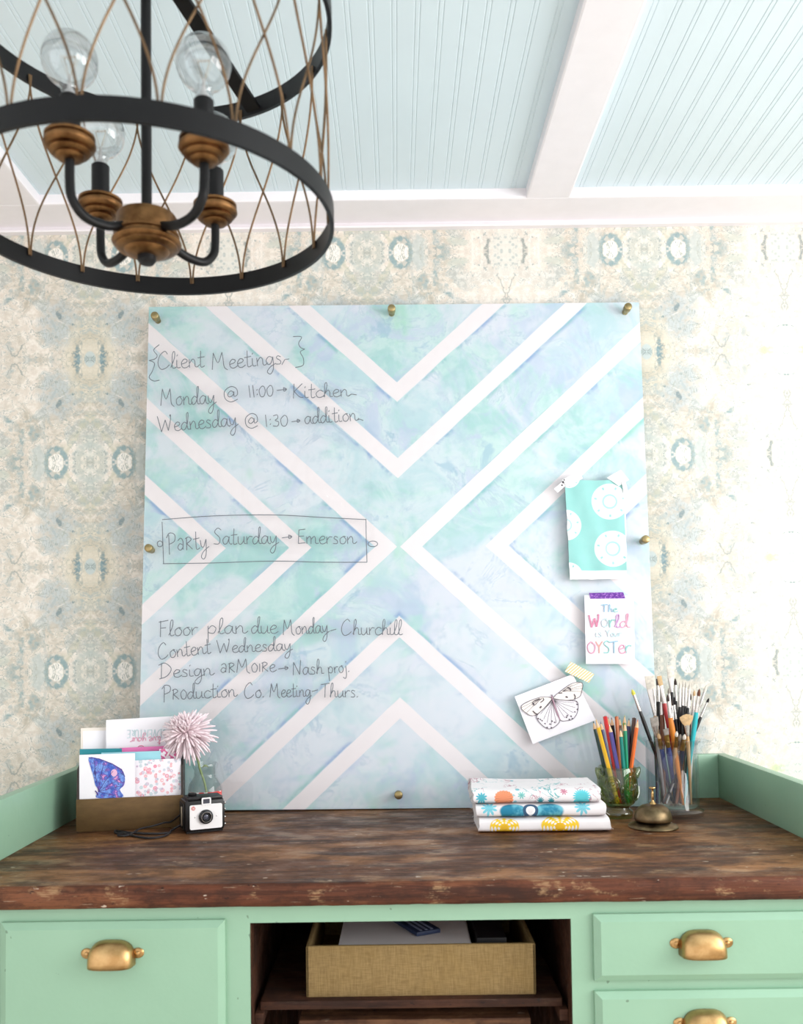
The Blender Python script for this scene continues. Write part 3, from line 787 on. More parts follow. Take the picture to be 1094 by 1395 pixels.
def board_words(words, extra=None):
    m = MB()
    for text, xa_, ya_, xb_, yb_, xh in words:
        write(m, text, bl(xa_, ya_), bl(xb_, yb_), xh / 690, ident, .00082)
    if extra: extra(m)
    o = m.build('handwriting', M_ink, board); o['label'] = 'grey handwritten marker note'; return o
board_words([('{', 202, 501, 217, 501, 13), ('Client', 214, 503, 279, 500, 12.5), ('Meetings', 288, 504, 385, 496, 12.5), ('}', 400, 490, 416, 489, 13)],
            lambda m: m.tube([Vector((q.x, -.0006, q.y)) for q in (bl(384, 497), bl(388, 490), bl(394, 489))], .0008, 5))
board_words([('Monday', 218, 553, 294, 550, 12.5), ('@', 304, 547, 327, 546, 12), ('11:00', 338, 542, 374, 539, 11), ('>', 377, 538, 392, 537, 9), ('Kitchen', 398, 543, 476, 540, 10.5)],
            lambda m: m.tube([Vector((q.x, -.0006, q.y)) for q in (bl(474, 540), bl(479, 537), bl(486, 538))], .0008, 5))
board_words([('Wednesday', 215, 589, 324, 580, 12), ('@', 333, 583, 354, 582, 11.5), ('1:30', 360, 582, 394, 580, 11), ('>', 397, 580, 410, 579, 8), ('addition', 415, 578, 487, 573, 11)],
            lambda m: m.tube([Vector((q.x, -.0006, q.y)) for q in (bl(485, 573), bl(490, 571), bl(495, 573))], .0008, 5))
def frame_(m):
    pl = lambda pts, n=5: m.tube([Vector((p.x, -.0006, p.y)) for p in smooth_path([Vector((*bl(a, b), 0)) for a, b in pts], n)], .0008, 5)
    pl([(221, 708), (290, 703), (370, 701.5), (440, 705), (499, 708)]); pl([(221, 711), (222, 740), (223, 768)]); pl([(222, 768), (290, 767), (370, 764.5), (440, 766), (500, 766)]); pl([(498.5, 707), (499, 735), (500, 766)])
    for cx_, cy_, rx, ry in ((218, 741, 3.6, 4), (508, 741, 6.5, 3.8)):
        pl([(cx_ + rx * math.cos(a * PI / 5), cy_ + ry * math.sin(a * PI / 5)) for a in range(11)], 3)
board_words([('PARty', 228, 752, 284, 747, 13), ('Saturday', 290, 742, 379, 741, 11.5), ('>', 384, 739, 399, 738, 9), ('Emerson', 403, 741, 484, 741, 10.5)], frame_)
board_words([('Floor', 216, 867, 270, 865, 11), ('plan', 282, 864, 335, 863, 11), ('due', 342, 863, 378, 863, 11), ('Monday', 385, 865, 448, 862, 10.5), ('-', 450, 866, 460, 864, 9), ('Churchill', 464, 865, 548, 865, 10.5)])
board_words([('Content', 215, 898, 288, 890, 10.5), ('Wednesday', 295, 890, 398, 886, 9.5)])
board_words([('Design', 216, 924, 290, 920, 10), ('ARMOIRe', 300, 917, 376, 915, 9.5), ('>', 379, 917, 394, 916, 8), ('Nash', 398, 920, 441, 918, 10), ('proj.', 447, 918, 477, 915, 9)])
board_words([('PROduction', 221, 954, 322, 949, 10), ('Co.', 332, 951, 361, 950, 10), ('Meeting', 367, 950, 424, 949, 9.5), ('-', 425, 948, 435, 946, 8), ('Thurs.', 437, 950, 489, 950, 9.5)])

# ================================================================== THINGS TAPED TO THE BOARD (modelled flat in the board's plane)
def on_board(name, label, cat, px, py, off=.0012, turn=0.0, group=None):
    q = bl(px, py)
    M = MBD @ Matrix.Translation((q.x, -off, q.y)) @ Matrix.Rotation(-turn, 4, 'Y')
    o = thing(name, label, cat, M.to_translation(), M.to_euler(), group)
    o['_'] = 0; del o['_']
    return o, q, turn
def loc2(q, turn, px, py):            # pixel -> coordinates in the taped thing's own plane
    d = bl(px, py) - q
    return Vector((d.x * math.cos(turn) + d.y * math.sin(turn), -d.x * math.sin(turn) + d.y * math.cos(turn)))
def sheet(poly4, nu, nv, bulge, name, mat, parent, th=.0006, seed=0, edge=0.0):
    a, b, c, d = [Vector(p) for p in poly4]      # bl, br, tr, tl
    m = MB()
    def f(u, v):
        p = (a * (1 - u) + b * u) * (1 - v) + (d * (1 - u) + c * u) * v
        e = edge * mnoise.noise((v * 9, u * 9, seed)) if (u in (0, 1) or v in (0, 1)) else 0
        return Vector((p.x + e, -bulge(u, v), p.y + e * .6))
    G1 = [[m.bm.verts.new(f(i / nu, j / nv)) for j in range(nv + 1)] for i in range(nu + 1)]
    G2 = [[m.bm.verts.new(f(i / nu, j / nv) + Vector((0, th, 0))) for j in range(nv + 1)] for i in range(nu + 1)]
    for i in range(nu):
        for j in range(nv):
            m.bm.faces.new((G1[i][j], G1[i + 1][j], G1[i + 1][j + 1], G1[i][j + 1])); m.bm.faces.new((G2[i][j], G2[i][j + 1], G2[i + 1][j + 1], G2[i + 1][j]))
    for i in range(nu):
        for j in (0, nv): m.bm.faces.new((G1[i][j], G1[i + 1][j], G2[i + 1][j], G2[i][j]))
    for j in range(nv):
        for i in (0, nu): m.bm.faces.new((G1[i][j], G1[i][j + 1], G2[i][j + 1], G2[i][j]))
    return m.build(name, mat, parent, True, 45)

# teal swatch with cream rosettes
sw, q0, t0 = on_board('fabric_swatch', 'crumpled teal fabric swatch with white round medallions taped high on the board', 'swatch', 811, 720)
W2 = lambda px, py: loc2(q0, t0, px, py)
def swatch_mat():
    t = NT('teal_medallion_print'); v = t.coord(); x, y, z = t.sep(v)
    c = t.mix(t.noise(v, 30, 4), (140, 200, 196), (160, 212, 208))
    white = (238, 243, 244)
    for px, py, r in ((830, 684, 25.5), (834, 748, 25.5), (770, 716, 22), (775, 651, 15), (774, 786, 20), (803, 790, 0)):
        if not r: continue
        p = W2(px, py); k = r / 690
        d = t.math('DIVIDE', t.dist2(x, z, p.x, p.y), k)
        c = t.mix(t.sm(d, .96, 1.0, 1, 0), c, white)
        ring = t.sm(t.ab(t.sub(d, .36)), .04, .065, 1, 0); c = t.mix(t.mul(ring, .85), c, (158, 214, 212))
        an = t.math('ARCTAN2', t.sub(z, p.y), t.sub(x, p.x))
        dots = t.mul(t.sm(t.math('SINE', t.mul(an, 7.0)), .80, .95), t.sm(t.ab(t.sub(d, .78)), .05, .10, 1, 0)); c = t.mix(t.mul(dots, .85), c, (136, 200, 200))
        dots = t.mul(t.sm(t.math('SINE', t.add(t.mul(an, 9.0), 1.2)), .75, .95), t.sm(t.ab(t.sub(d, .56)), .03, .07, 1, 0)); c = t.mix(t.mul(dots, .45), c, (190, 206, 210))
    b_ = W2(811, 778).y
    c = t.mix(t.sm(z, b_ - .001, b_ + .001, 1, 0), c, (246, 243, 245))
    c = t.mix(t.sm(x, W2(850.5, 700).x - .0015, W2(850.5, 700).x, 0, 1), c, (248, 248, 248))
    return t.base(c, .8, 0, .1)
sheet([W2(776, 790), W2(853, 789), W2(851, 655), W2(769, 655)], 22, 34, lambda u, v: .002 + .0022 * math.sin(u * 7 + v * 3) ** 2 + .0025 * (1 - v) * abs(u - .4) + .0008 * mnoise.noise((u * 6, v * 10, 1)), 'printed_cloth', swatch_mat(), sw, .0007, 3, .0016)
M_tape = clear('clear_tape', (244, 244, 244), 1.4, 0, .25, 3.0)
M_torn = plain('white_torn_tape', (246, 246, 247), .5, var=.01)
for (pts, nm) in ((((754, 667), (772, 652), (776, 657), (759, 672)), 'tape_piece'), (((765, 655), (789, 643), (793, 653), (772, 664)), 'tape_piece'), (((826, 652), (845, 641), (856, 655), (842, 663)), 'tape_piece'), (((845, 655), (851, 655), (855, 672), (849, 673)), 'tape_piece')):
    a, b, c, d = [W2(*p) for p in pts]
    sheet([a, d, c, b], 3, 6, lambda u, v: .0048 + .0012 * math.sin(u * 3 + v * 5), nm, M_torn, sw, .0003, 5, .0012)
m = MB()
for px, py, r in ((766.5, 658, .0022), (765, 662, .0016), (768, 655, .0014)):
    p = W2(px, py); m.sphere((p.x, -.0055, p.y), r, 8, 6, 1, .35, 1.2)
m.build('pin_stub', plain('dark_specks', (70, 66, 70), .5), sw)

# white quotation card under purple glitter tape
qc, q1, t1 = on_board('quote_card', 'white card reading The World is Your OYSTer under purple glitter tape', 'card', 830, 857, .001, .008)
W2 = lambda px, py: loc2(q1, t1, px, py)
M_card = plain('white_card', (248, 244, 250), .55, var=.008, spec=.2)
sheet([W2(798, 904.5), W2(864.5, 904.5), W2(863, 811.5), W2(796, 811)], 6, 8, lambda u, v: .0006 + .0012 * (1 - v), 'card_sheet', M_card, qc, .0004)
def glitter():
    t = NT('purple_glitter'); v = t.coord(); d = t.voro(v, 700, 'Color')
    x, y, z = t.sep(d)
    return t.base(t.mix(t.sm(x, .6, .95), (92, 36, 140), (176, 120, 206)), .35, .2)
a, b, c, d = W2(804, 816), W2(851.5, 815.5), W2(848.5, 807), W2(802, 808)
sheet([a, b, c, d], 4, 2, lambda u, v: .0021, 'tape_strip', glitter(), qc, .0003)
inks = {k: plain('card_ink_' + k, v, .6, var=.05) for k, v in dict(sky=(168, 204, 226), pink=(238, 176, 198), rose=(232, 152, 182), teal=(160, 212, 208), coral=(240, 180, 172), pale=(206, 226, 230), lilac=(214, 172, 214)).items()}
def card_text(parent, items, fn, y, nm='lettering'):
    for txt, px0, py0, px1, py1, xh, ink, rad in items:
        m = MB(); write(m, txt, fn(px0, py0), fn(px1, py1), xh / 690, ident, rad / 690, -y)
        m.build(nm, inks[ink], parent)
sf = .0026
card_text(qc, [('T', 819, 834, 827.5, 834, 5.2, 'sky', .95), ('h', 828, 834, 835, 834, 5, 'sky', .7), ('e', 835, 834, 841, 834, 5, 'teal', .7),
    ('W', 802, 855, 818, 855, 9, 'rose', 1.2), ('o', 818, 854, 829, 854, 11, 'pale', .9), ('r', 829, 855, 838, 855, 11, 'teal', 1.0), ('l', 837, 855, 845, 855, 9, 'lilac', 1.0), ('d', 844, 855, 857, 855, 9, 'pink', .9),
    ('is', 811, 868, 820, 868, 6, 'pale', .8), ('Your', 825, 868, 847, 867, 5, 'pale', .8),
    ('O', 799, 890, 812, 890, 12, 'pink', 1.0), ('Y', 811, 890, 822, 890, 8.5, 'coral', 1.0), ('S', 821, 890, 832, 890, 8.3, 'teal', 1.0), ('T', 831, 890, 842, 890, 8.2, 'sky', 1.0), ('e', 842, 890, 852, 890, 11, 'pink', 1.0), ('r', 851, 890, 860, 890, 11, 'teal', 1.0)], W2, sf)

# butterfly postcard, turned, held by striped tape
TB_ = math.radians(20.5)
bc, q2, t2 = on_board('butterfly_postcard', 'tilted white postcard with an ink butterfly held by striped gold tape', 'postcard', 754.5, 966, .001, TB_)
W2 = lambda px, py: loc2(q2, t2, px, py)
sheet([W2(725.5, 1013.5), W2(811, 981), W2(780, 918.5), W2(701, 949)], 6, 6, lambda u, v: .0008 + .003 * (1 - v) * (.4 + .6 * u), 'card_sheet', M_card, bc, .0004)
def bc_px(cx_, cy_): return W2(690 + cx_ * .11426, 900 + cy_ * .11426)     # coordinates of an enlarged crop
M_bink = plain('butterfly_ink', (92, 84, 92), .6); M_peach = plain('peach_wash', (248, 238, 232), .7, var=.01); M_lil = plain('lilac_wash', (244, 238, 244), .7, var=.01)
yy = .0042
def stroke(m, pts, r, n=4, y=yy):
    P = [bc_px(*p) for p in pts]
    m.tube([Vector((p.x, -y, p.y)) for p in smooth_path([Vector((p.x, p.y, 0)) for p in P], n)], r, 5)
LW = [(545, 450), (480, 432), (400, 436), (300, 470), (210, 512), (172, 548), (185, 585), (240, 630), (290, 655), (345, 648), (400, 610), (470, 540), (545, 450)]
LW2 = [(540, 470), (470, 545), (400, 610), (355, 670), (390, 735), (450, 790), (510, 812), (580, 780), (630, 715), (600, 600), (540, 470)]
RW = [(550, 450), (590, 405), (650, 360), (730, 300), (800, 265), (880, 260), (905, 290), (895, 350), (875, 420), (820, 455), (760, 470), (660, 470), (550, 450)]
RW2 = [(555, 460), (660, 472), (780, 478), (838, 490), (850, 560), (830, 640), (780, 700), (710, 716), (640, 708), (600, 600), (555, 460)]
def fillpoly(pts, name, mat, y):
    P = [bc_px(*p) for p in pts[:-1]]; P = smooth_path([Vector((p.x, p.y, 0)) for p in P], 3, True)
    m = MB(); m.prism([(p.x, p.y) for p in P], -y, -y + .00015); return m.build(name, mat, bc, False)
for p_, mt_ in ((LW, M_peach), (RW, M_peach), (LW2, M_lil), (RW2, M_lil)): fillpoly(p_, 'wing_wash', mt_, .0036)
m = MB()
for w_ in (LW, LW2, RW, RW2): stroke(m, w_, .00055)
for a in ((175, 560), (200, 590), (235, 622), (300, 520), (330, 540)): stroke(m, [(420, 450), ((420 + a[0]) / 2, (455 + a[1]) / 2 - 8), a], .0003)
for a in ((870, 262), (900, 300), (898, 330), (885, 370), (780, 290)): stroke(m, [(660, 370), ((660 + a[0]) / 2, (370 + a[1]) / 2 - 6), a], .0003)
for a in ((400, 640), (440, 700), (480, 740), (530, 770), (590, 740)): stroke(m, [(545, 480), ((545 + a[0]) / 2 - 6, (480 + a[1]) / 2), a], .0003)
for a in ((800, 500), (815, 560), (790, 620), (740, 650), (690, 680)): stroke(m, [(560, 470), ((560 + a[0]) / 2, (470 + a[1]) / 2 + 8), a], .0003)
for pts, r in (([(320, 520), (310, 495), (345, 470), (390, 452)], .0009), ([(400, 500), (440, 470), (430, 445)], .0009), ([(620, 390), (660, 385)], .0011), ([(720, 322), (755, 335), (760, 360)], .0012), ([(700, 430), (725, 438)], .0015), ([(800, 400), (815, 430), (805, 465)], .0011), ([(395, 565), (412, 545)], .0017), ([(310, 600), (340, 628), (365, 638)], .0012), ([(315, 505), (322, 530)], .0016), ([(540, 430), (525, 405)], .0006), ([(545, 430), (535, 400)], .0006)): stroke(m, pts, r)
rr_ = random.Random(4)
for x_, y_ in ((540, 720), (570, 735), (515, 755), (455, 750), (480, 795), (530, 795), (720, 655), (710, 675), (765, 662), (810, 610), (780, 690), (835, 520), (830, 490), (400, 700), (420, 715), (745, 700), (375, 690), (840, 580)):
    stroke(m, [(x_ - 6, y_ - 5), (x_ + 6, y_ + 6)], .0010 + .0003 * rr_.random())
m.build('butterfly_drawing', M_bink, bc)
m = MB(); P = [bc_px(*p) for p in ((530, 420), (545, 460), (575, 560), (605, 640), (635, 708))]
m.tube([Vector((p.x, -yy, p.y)) for p in P], [.0012, .0016, .0019, .0017, .0008], 8); m.build('butterfly_body', plain('mauve_ink', (176, 140, 156), .6), bc)
def stripe_tape():
    t = NT('gold_striped_tape'); x, y, z = t.sep(t.coord())
    k = t.math('SINE', t.mul(t.add(t.mul(x, -.35), z), 2 * PI / .0049))
    return t.base(t.mix(t.sm(k, -.15, .15), (248, 240, 226), (226, 196, 132)), .55)
pts = [(690 + a * .11426, 900 + b * .11426) for a, b in ((690, 130), (760, 15), (1040, 165), (975, 265))]
a, b, c, d = [W2(*p) for p in pts]
sheet([a, d, c, b], 12, 8, lambda u, v: .0046, 'tape_strip', stripe_tape(), bc, .0003, 8, .0018)
# ================================================================== LETTER BOX WITH CARDS
ZD = Z0 + .0004
M_bronze = NT('aged_bronze_box'); _v = M_bronze.coord(); _n = M_bronze.noise(M_bronze.scale(_v, (3, 3, 9)), 9, 5, .6)
M_bronze = M_bronze.base(M_bronze.mix(_n, (72, 54, 34), (128, 100, 62)), .42, .55)
M_darkwood = plain('dark_box_side', (46, 32, 26), .5)
f0, f1 = atZ(103.5, 1134.5, Z0), atZ(250, 1127, Z0)
fx = f1 - f0; bang = math.atan2(fx.y, fx.x); bw = fx.length; mid = (f0 + f1) / 2
BD = .11
bhF = atY(177, 1086.5, mid.y).z - Z0
boxo = thing('letter_box', 'bronze letter box with dark sides holding postcards at the left of the desk', 'letter box', (mid.x, mid.y, ZD), (0, 0, bang))
m = MB(); m.box(-bw / 2, bw / 2, 0, .004, 0, bhF, bevel=.0012); m.build('front_panel', M_bronze, boxo)
bhB = .118
for s in (-1, 1):
    m = MB(); x0, x1 = sorted((s * (bw / 2 - .0005), s * (bw / 2 - .0040)))
    P = [(0, 0), (BD, 0), (BD, bhB), (.06, bhB), (.012, bhF + .052), (.004, bhF)]
    M = Matrix(((0, 1, 0, 0), (1, 0, 0, 0), (0, 0, 1, 0), (0, 0, 0, 1)))
    m.prism(P, x0, x1, M); m.build('side_panel', M_darkwood, boxo, False)
m = MB(); m.box(-bw / 2 + .004, bw / 2 - .004, BD - .004, BD, 0, bhB); m.build('back_panel', M_darkwood, boxo, False)
m = MB(); m.box(-bw / 2 + .004, bw / 2 - .004, .004, BD - .004, 0, .003); m.build('box_floor', M_darkwood, boxo, False)
boxM = Matrix.Translation((mid.x, mid.y, ZD)) @ Matrix.Rotation(bang, 4, 'Z'); boxN = boxM.to_3x3() @ Vector((0, 1, 0)); boxI = boxM.inverted()
def bx(px, py, depth):
    q = boxI @ atP(px, py, boxM @ Vector((0, depth, 0)), boxN); return Vector((q.x, q.z))
def upright(name, label, cat, pl, pr, depth, mat, th=.0012):
    """pl, pr: pixels of the top-left and top-right corners; the card reaches down to the floor of the box"""
    a, b = bx(*pl, depth), bx(*pr, depth); z0 = .0036
    o = thing(name, label, cat, boxM @ Vector(((a.x + b.x) / 2, depth, z0)), (0, 0, bang), 'cards in the letter box')
    cx_ = (a.x + b.x) / 2
    m = MB(); m.prism([(a.x - cx_, 0), (b.x - cx_, 0), (b.x - cx_, b.y - z0), (a.x - cx_, a.y - z0)], 0, th)
    m.build('card_sheet', mat, o, False)
    return o, (lambda px, py: bx(px, py, depth) - Vector((cx_, z0)))
M_white = plain('white_card_stock', (247, 244, 249), .6, var=.006, spec=.2)
M_cream = plain('cream_card', (240, 230, 220), .6, var=.01); M_teal = plain('teal_card', (34, 138, 150), .5, var=.02)
M_sky = plain('pale_aqua_card', (160, 216, 228), .5, var=.02); M_mag = plain('magenta_card', (232, 120, 180), .5, var=.03)
o, f = upright('greeting_card', 'cream card standing at the back left of the letter box', 'card', (110, 992), (147, 991), .078, M_cream)
m = MB(); a, b = f(113, 996), f(146, 1030); m.box(a.x, b.x, -.0004, .0002, b.y, a.y); m.build('inset_panel', M_white, o, False)
o, f = upright('greeting_card', 'tall white card with upside-down pink and blue lettering behind the flower', 'card', (144.5, 981), (245.5, 975), .066, M_white)
def flipped(txt, px0, py0, px1, py1, xh, ink, rad, o, f):
    m = MB(); write(m, txt, f(px1, py1), f(px0, py0), xh / 760, ident, rad / 760, -.0007); m.build('lettering', inks[ink], o)
flipped('ADVENTURE', 173, 994, 226, 993.5, 6.0, 'pale', .55, o, f)
flipped('live your', 177, 1005, 219, 1003, 5.6, 'pink', .6, o, f)
m = MB(); 
for pts in ([(188, 1018), (190, 1016), (193, 1015.5), (196, 1017)],): m.tube([Vector((f(*p).x, -.0008, f(*p).y)) for p in pts], .0009, 5)
m.build('printed_arc', inks['rose'], o)
upright('greeting_card', 'teal card edge showing above the blue butterfly card', 'card', (108.5, 1020.5), (166, 1019.5), .040, M_teal)
upright('greeting_card', 'magenta card edge showing below the upside-down lettering', 'card', (163, 1019), (244.5, 1015.5), .046, M_mag)
def damask():
    t = NT('pink_damask_card'); x, y, z = t.sep(t.coord()); k = 2 * PI / .016
    s = t.add(t.mul(t.math('SINE', t.mul(x, k)), t.math('SINE', t.mul(z, k))), t.mul(t.math('SINE', t.mul(t.add(x, z), k * 2)), .4))
    return t.base(t.mix(t.sm(s, -.12, .12), (248, 240, 246), (226, 110, 160)), .55)
upright('postcard', 'pink damask patterned postcard behind the floral one', 'card', (217, 1020.5), (245.5, 1019), .030, damask())
upright('postcard', 'pale aqua postcard behind the butterfly and floral cards', 'card', (138, 1025.5), (219, 1023), .024, M_sky)
def floral():
    t = NT('little_flower_print'); v = t.coord(); x, y, z = t.sep(v); p = t.comb(x, z)
    c = (246, 240, 246)
    for sc_, sd, pal in ((95, 0, ((232, 120, 150), (240, 170, 180))), (120, 3, ((176, 200, 206), (200, 176, 200))), (150, 7, ((232, 140, 150), (190, 200, 214)))):
        q = t.shift(p, (sd, sd * 2.0, 0)); d = t.voro(q, sc_); rc, _, _ = t.sep(t.voro(q, sc_, 'Color'))
        ring = t.mx(t.sm(t.ab(t.sub(d, .30)), .05, .09, 1, 0), t.sm(t.ab(t.sub(d, .13)), .04, .07, 1, 0))
        c = t.mix(t.mul(ring, t.sm(rc, .35, .4, 0, .85)), c, t.mix(t.sm(rc, .62, .66), pal[0], pal[1]))
    return t.base(c, .6)
upright('postcard', 'postcard printed with small pink flowers at the front right of the letter box', 'card', (183, 1036), (246.3, 1033), .014, floral())
o, f = upright('postcard', 'white postcard with a blue butterfly wing at the front of the letter box', 'card', (108, 1028.5), (184, 1026), .0075, M_white)
def wingmat():
    t = NT('blue_wing_print'); v = t.coord(); x, y, z = t.sep(v)
    d = t.voro(t.scale(v, (1, 1, .45)), 230, 'Distance', 'DISTANCE_TO_EDGE'); n = t.noise(v, 70, 4); n2 = t.noise(t.shift(v, (3, 3, 3)), 90, 3)
    c = t.mix(t.sm(n, .42, .56), (66, 100, 200), (122, 160, 232)); c = t.mix(t.sm(n2, .50, .58), c, (120, 96, 190))
    c = t.mix(t.sm(n2, .60, .66), c, (236, 160, 206)); c = t.mix(t.sm(d, .01, .04, .85, 0), c, (52, 44, 120))
    return t.base(c, .6)
def cpx(cx_, cy_): return f(80 + cx_ * .2559, 930 + cy_ * .2559)
wing = [(160, 398), (215, 405), (285, 432), (335, 462), (352, 500), (348, 545), (325, 570), (345, 605), (300, 612), (200, 612), (212, 575), (195, 545), (185, 500), (170, 450)]
P = smooth_path([Vector((*cpx(*p), 0)) for p in wing], 3, True)
m = MB(); m.prism([(p.x, p.y) for p in P], -.0006, -.0001); m.build('wing_print', wingmat(), o, False)
m = MB()
def st3(pts, r): m.tube([Vector((cpx(*p).x, -.0008, cpx(*p).y)) for p in pts], r, 5)
st3([(160, 398), (215, 405), (285, 432), (335, 462), (352, 500)], .0007)
for a in ((190, 420), (240, 430), (290, 470), (330, 510), (330, 550), (300, 600)): st3([(212, 580), ((212 + a[0]) / 2 - 4, (580 + a[1]) / 2), a], .0004)
st3([(195, 575), (203, 585), (210, 600)], .0010)
m.build('wing_outline', plain('violet_ink', (84, 60, 140), .6), o)
m = MB(); m.sphere((cpx(295, 480).x, -.0004, cpx(295, 480).y), .0065, 12, 8, 1, .06, 1.2); m.build('wing_spot', plain('pink_wash', (240, 190, 220), .6), o)

# ================================================================== FLOWER IN A BOTTLE
M_glass = clear('clear_glass', (253, 254, 254), 1.5, .0, 0, 1.1)
VY = 1.700
vb = atY(280, 1100, VY); vt = atY(278, 1039, VY)
hB = vt.z - ZD
vase = thing('milk_bottle', 'small clear glass milk bottle with a red label behind the black camera', 'bottle', (vb.x, VY, ZD))
outer = [(0, .0), (.028, .0), (.031, .003), (.031, hB * .55), (.0285, hB * .65), (.0205, hB * .76), (.0195, hB * .88), (.0225, hB * .92), (.0235, hB * .96), (.022, hB)]
inner = [(.019, hB), (.0185, hB * .97), (.0170, hB * .88), (.018, hB * .76), (.026, hB * .64), (.0285, hB * .55), (.0285, .007), (0, .006)]
m = MB(); m.lathe(outer + inner, 32); m.build('bottle_glass', M_glass, vase, True, 50)
def redlabel():
    t = NT('red_bottle_label'); v = t.coord(); n = t.noise(t.scale(v, (1, 1, .7)), 120, 2)
    return t.base(t.mix(t.sm(n, .54, .58), (224, 74, 70), (248, 236, 234)), .4)
m = MB(); m.grid(lambda u, v: Vector((.0315 * math.cos(-PI * .80 + u * PI * .75), .0315 * math.sin(-PI * .80 + u * PI * .75), hB * (.27 + .27 * v) - .0035 * math.cos((u - .5) * 5) * (1 - v))), 24, 4)
m.build('label', redlabel(), vase, True)
FYp = 1.690
fc = atY(253, 997, FYp); fo = Vector((fc.x, FYp, fc.z))
flo = thing('chrysanthemum', 'pale pink spider chrysanthemum standing in the small glass bottle', 'flower', (vb.x, VY, ZD + .02))
off = Vector((vb.x, VY, ZD + .02))
stem_pts = [Vector((vb.x + .010, VY - .006, ZD + .012)) - off] + [atY(px, py, VY - .004) - off for px, py in ((280, 1072), (276, 1058), (272, 1046), (269, 1034))] + [fo + Vector((.006, .010, -.022)) - off, fo + Vector((0, .006, -.004)) - off]
M_stem = plain('green_stem', (132, 150, 96), .5)
m = MB(); m.tube(smooth_path(stem_pts, 5), .0021, 8); m.build('stem', M_stem, flo)
m = MB(); m.grid(lambda u, v: stem_pts[3] + Vector((.004 + .012 * u, .001 * v, .004 * math.sin(u * 3) + (v - .5) * .004 * math.sin(u * PI))), 8, 2); m.build('leaf', M_stem, flo, True, solid=.0005)
def petal_mat():
    t = NT('pale_pink_petal'); v = t.coord(); n = t.noise(v, 60, 3)
    t.b.inputs['Subsurface Weight'].default_value = 0.0
    return t.base(t.mix(n, (236, 212, 218), (250, 236, 240)), .55)
axis = Vector((-.10, -.80, .60)).normalized()
ax1 = axis.cross(Vector((0, 0, 1))).normalized(); ax2 = ax1.cross(axis)
m = MB(); rp = random.Random(11)
for i in range(230):
    ring = i / 230
    th = (ring ** .8) * 2.05 + rp.uniform(-.08, .08); ph = i * 2.39996 + rp.uniform(-.12, .12)
    d = axis * math.cos(th) + (ax1 * math.cos(ph) + ax2 * math.sin(ph)) * math.sin(th)
    ln = (.013 + .0315 * min(1, ring * 1.5)) * rp.uniform(.82, 1.18)
    ln *= 1.0 + .10 * d.x
    sag = -.010 * (ring ** 2) * rp.uniform(.3, 1.6); c_in = axis * (.010 * (1 - ring)) * (1 if ring < .3 else -.3)
    pts = []; rad = []
    for k in range(7):
        q = k / 6
        pts.append(fo - off + d * (.004 + ln * q) + Vector((0, 0, sag * q * q)) + c_in * q * q * 2)
        rad.append((.0010 + .0013 * math.sin(q * PI * .80) + .0003 * q) * (1 if ring > .2 else .85))
    rad[-1] *= .5
    m.tube(pts, rad, 5)
m.sphere(fo - off + axis * .002, .008, 10, 8)
m.build('bloom', petal_mat(), flo, True, 180)

# ================================================================== OLD BOX CAMERA
M_bake = plain('black_bakelite', (14, 12, 13), .34, 0, .35); M_face = plain('white_faceplate', (240, 236, 236), .35, var=.01); M_chrome = plain('chrome', (210, 208, 205), .18, 1.0, var=.02)
M_lensblk = plain('black_lens_ring', (30, 30, 34), .3); M_len = plain('lens_glass_dark', (92, 92, 104), .08, .3)
cb = atZ(271, 1135, Z0)
CA = math.radians(24)
camo = thing('box_camera', 'vintage black box camera with a white faceplate and round lens', 'camera', (cb.x, cb.y + .026, ZD), (0, 0, CA))
w2, d2, hh = .0345, .024, .056
m = MB(); m.box(-w2, w2, -d2, d2, .002, hh, bevel=.005); m.box(-w2 + .003, w2 - .003, -d2 + .002, d2 - .002, 0, .003)
for k in range(7): m.box(-w2 - .0014, -w2 + .001, -d2 + .006 + k * .0056, -d2 + .0086 + k * .0056, .007, hh - .006, bevel=.0004)
for k in range(7): m.box(w2 - .001, w2 + .0014, -d2 + .006 + k * .0056, -d2 + .0086 + k * .0056, .007, hh - .006, bevel=.0004)
m.box(-w2 + .006, w2 - .002, -d2 + .004, d2 - .004, hh - .001, hh + .0045, bevel=.002)
m.build('body', M_bake, camo)
m = MB()
def rrect(x0, x1, z0, z1, r, n=6):
    out = []
    for cx_, cz_, a0 in ((x1 - r, z1 - r, 0), (x0 + r, z1 - r, 90), (x0 + r, z0 + r, 180), (x1 - r, z0 + r, 270)):
        out += [(cx_ + r * math.cos(math.radians(a0 + 90 * k / n)), cz_ + r * math.sin(math.radians(a0 + 90 * k / n))) for k in range(n + 1)]
    return out
m.prism(rrect(-.0265, .0300, .0065, .0485, .003), -d2 - .0022, -d2 + .001); m.build('faceplate', M_face, camo, True, 30)['label'] = 'white faceplate'
lx, lz = .0010, .0275
T = Matrix.Translation((lx, -d2 - .002, lz)) @ Matrix.Rotation(PI / 2, 4, 'X')
m = MB(); m.lathe([(.0075, 0), (.0122, 0), (.0125, .002), (.0118, .0055), (.0100, .0070), (.0085, .0070), (.0072, .003), (.0066, .003), (.0062, .0045), (.0050, .0045), (.0046, .0028), (0, .0028)], 36, T); lens = m.build('lens_ring', M_lensblk, camo, True, 40)
m = MB(); m.lathe([(.0090, .0069), (.0090, .0074), (.0082, .0074), (.0072, .0040), (.0069, .0034)], 36, T); m.build('chrome_ring', M_chrome, lens)
m = MB(); m.sphere(T @ Vector((0, 0, .0024)), .0046, 16, 10, 1, .35, 1); m.build('lens_glass', M_len, lens)
m = MB(); m.prism(rrect(-.0065, .0105, .0475, .0605, .0022), -d2 - .0024, -d2 + .012); vf = m.build('viewfinder', M_bake, camo, True, 30)
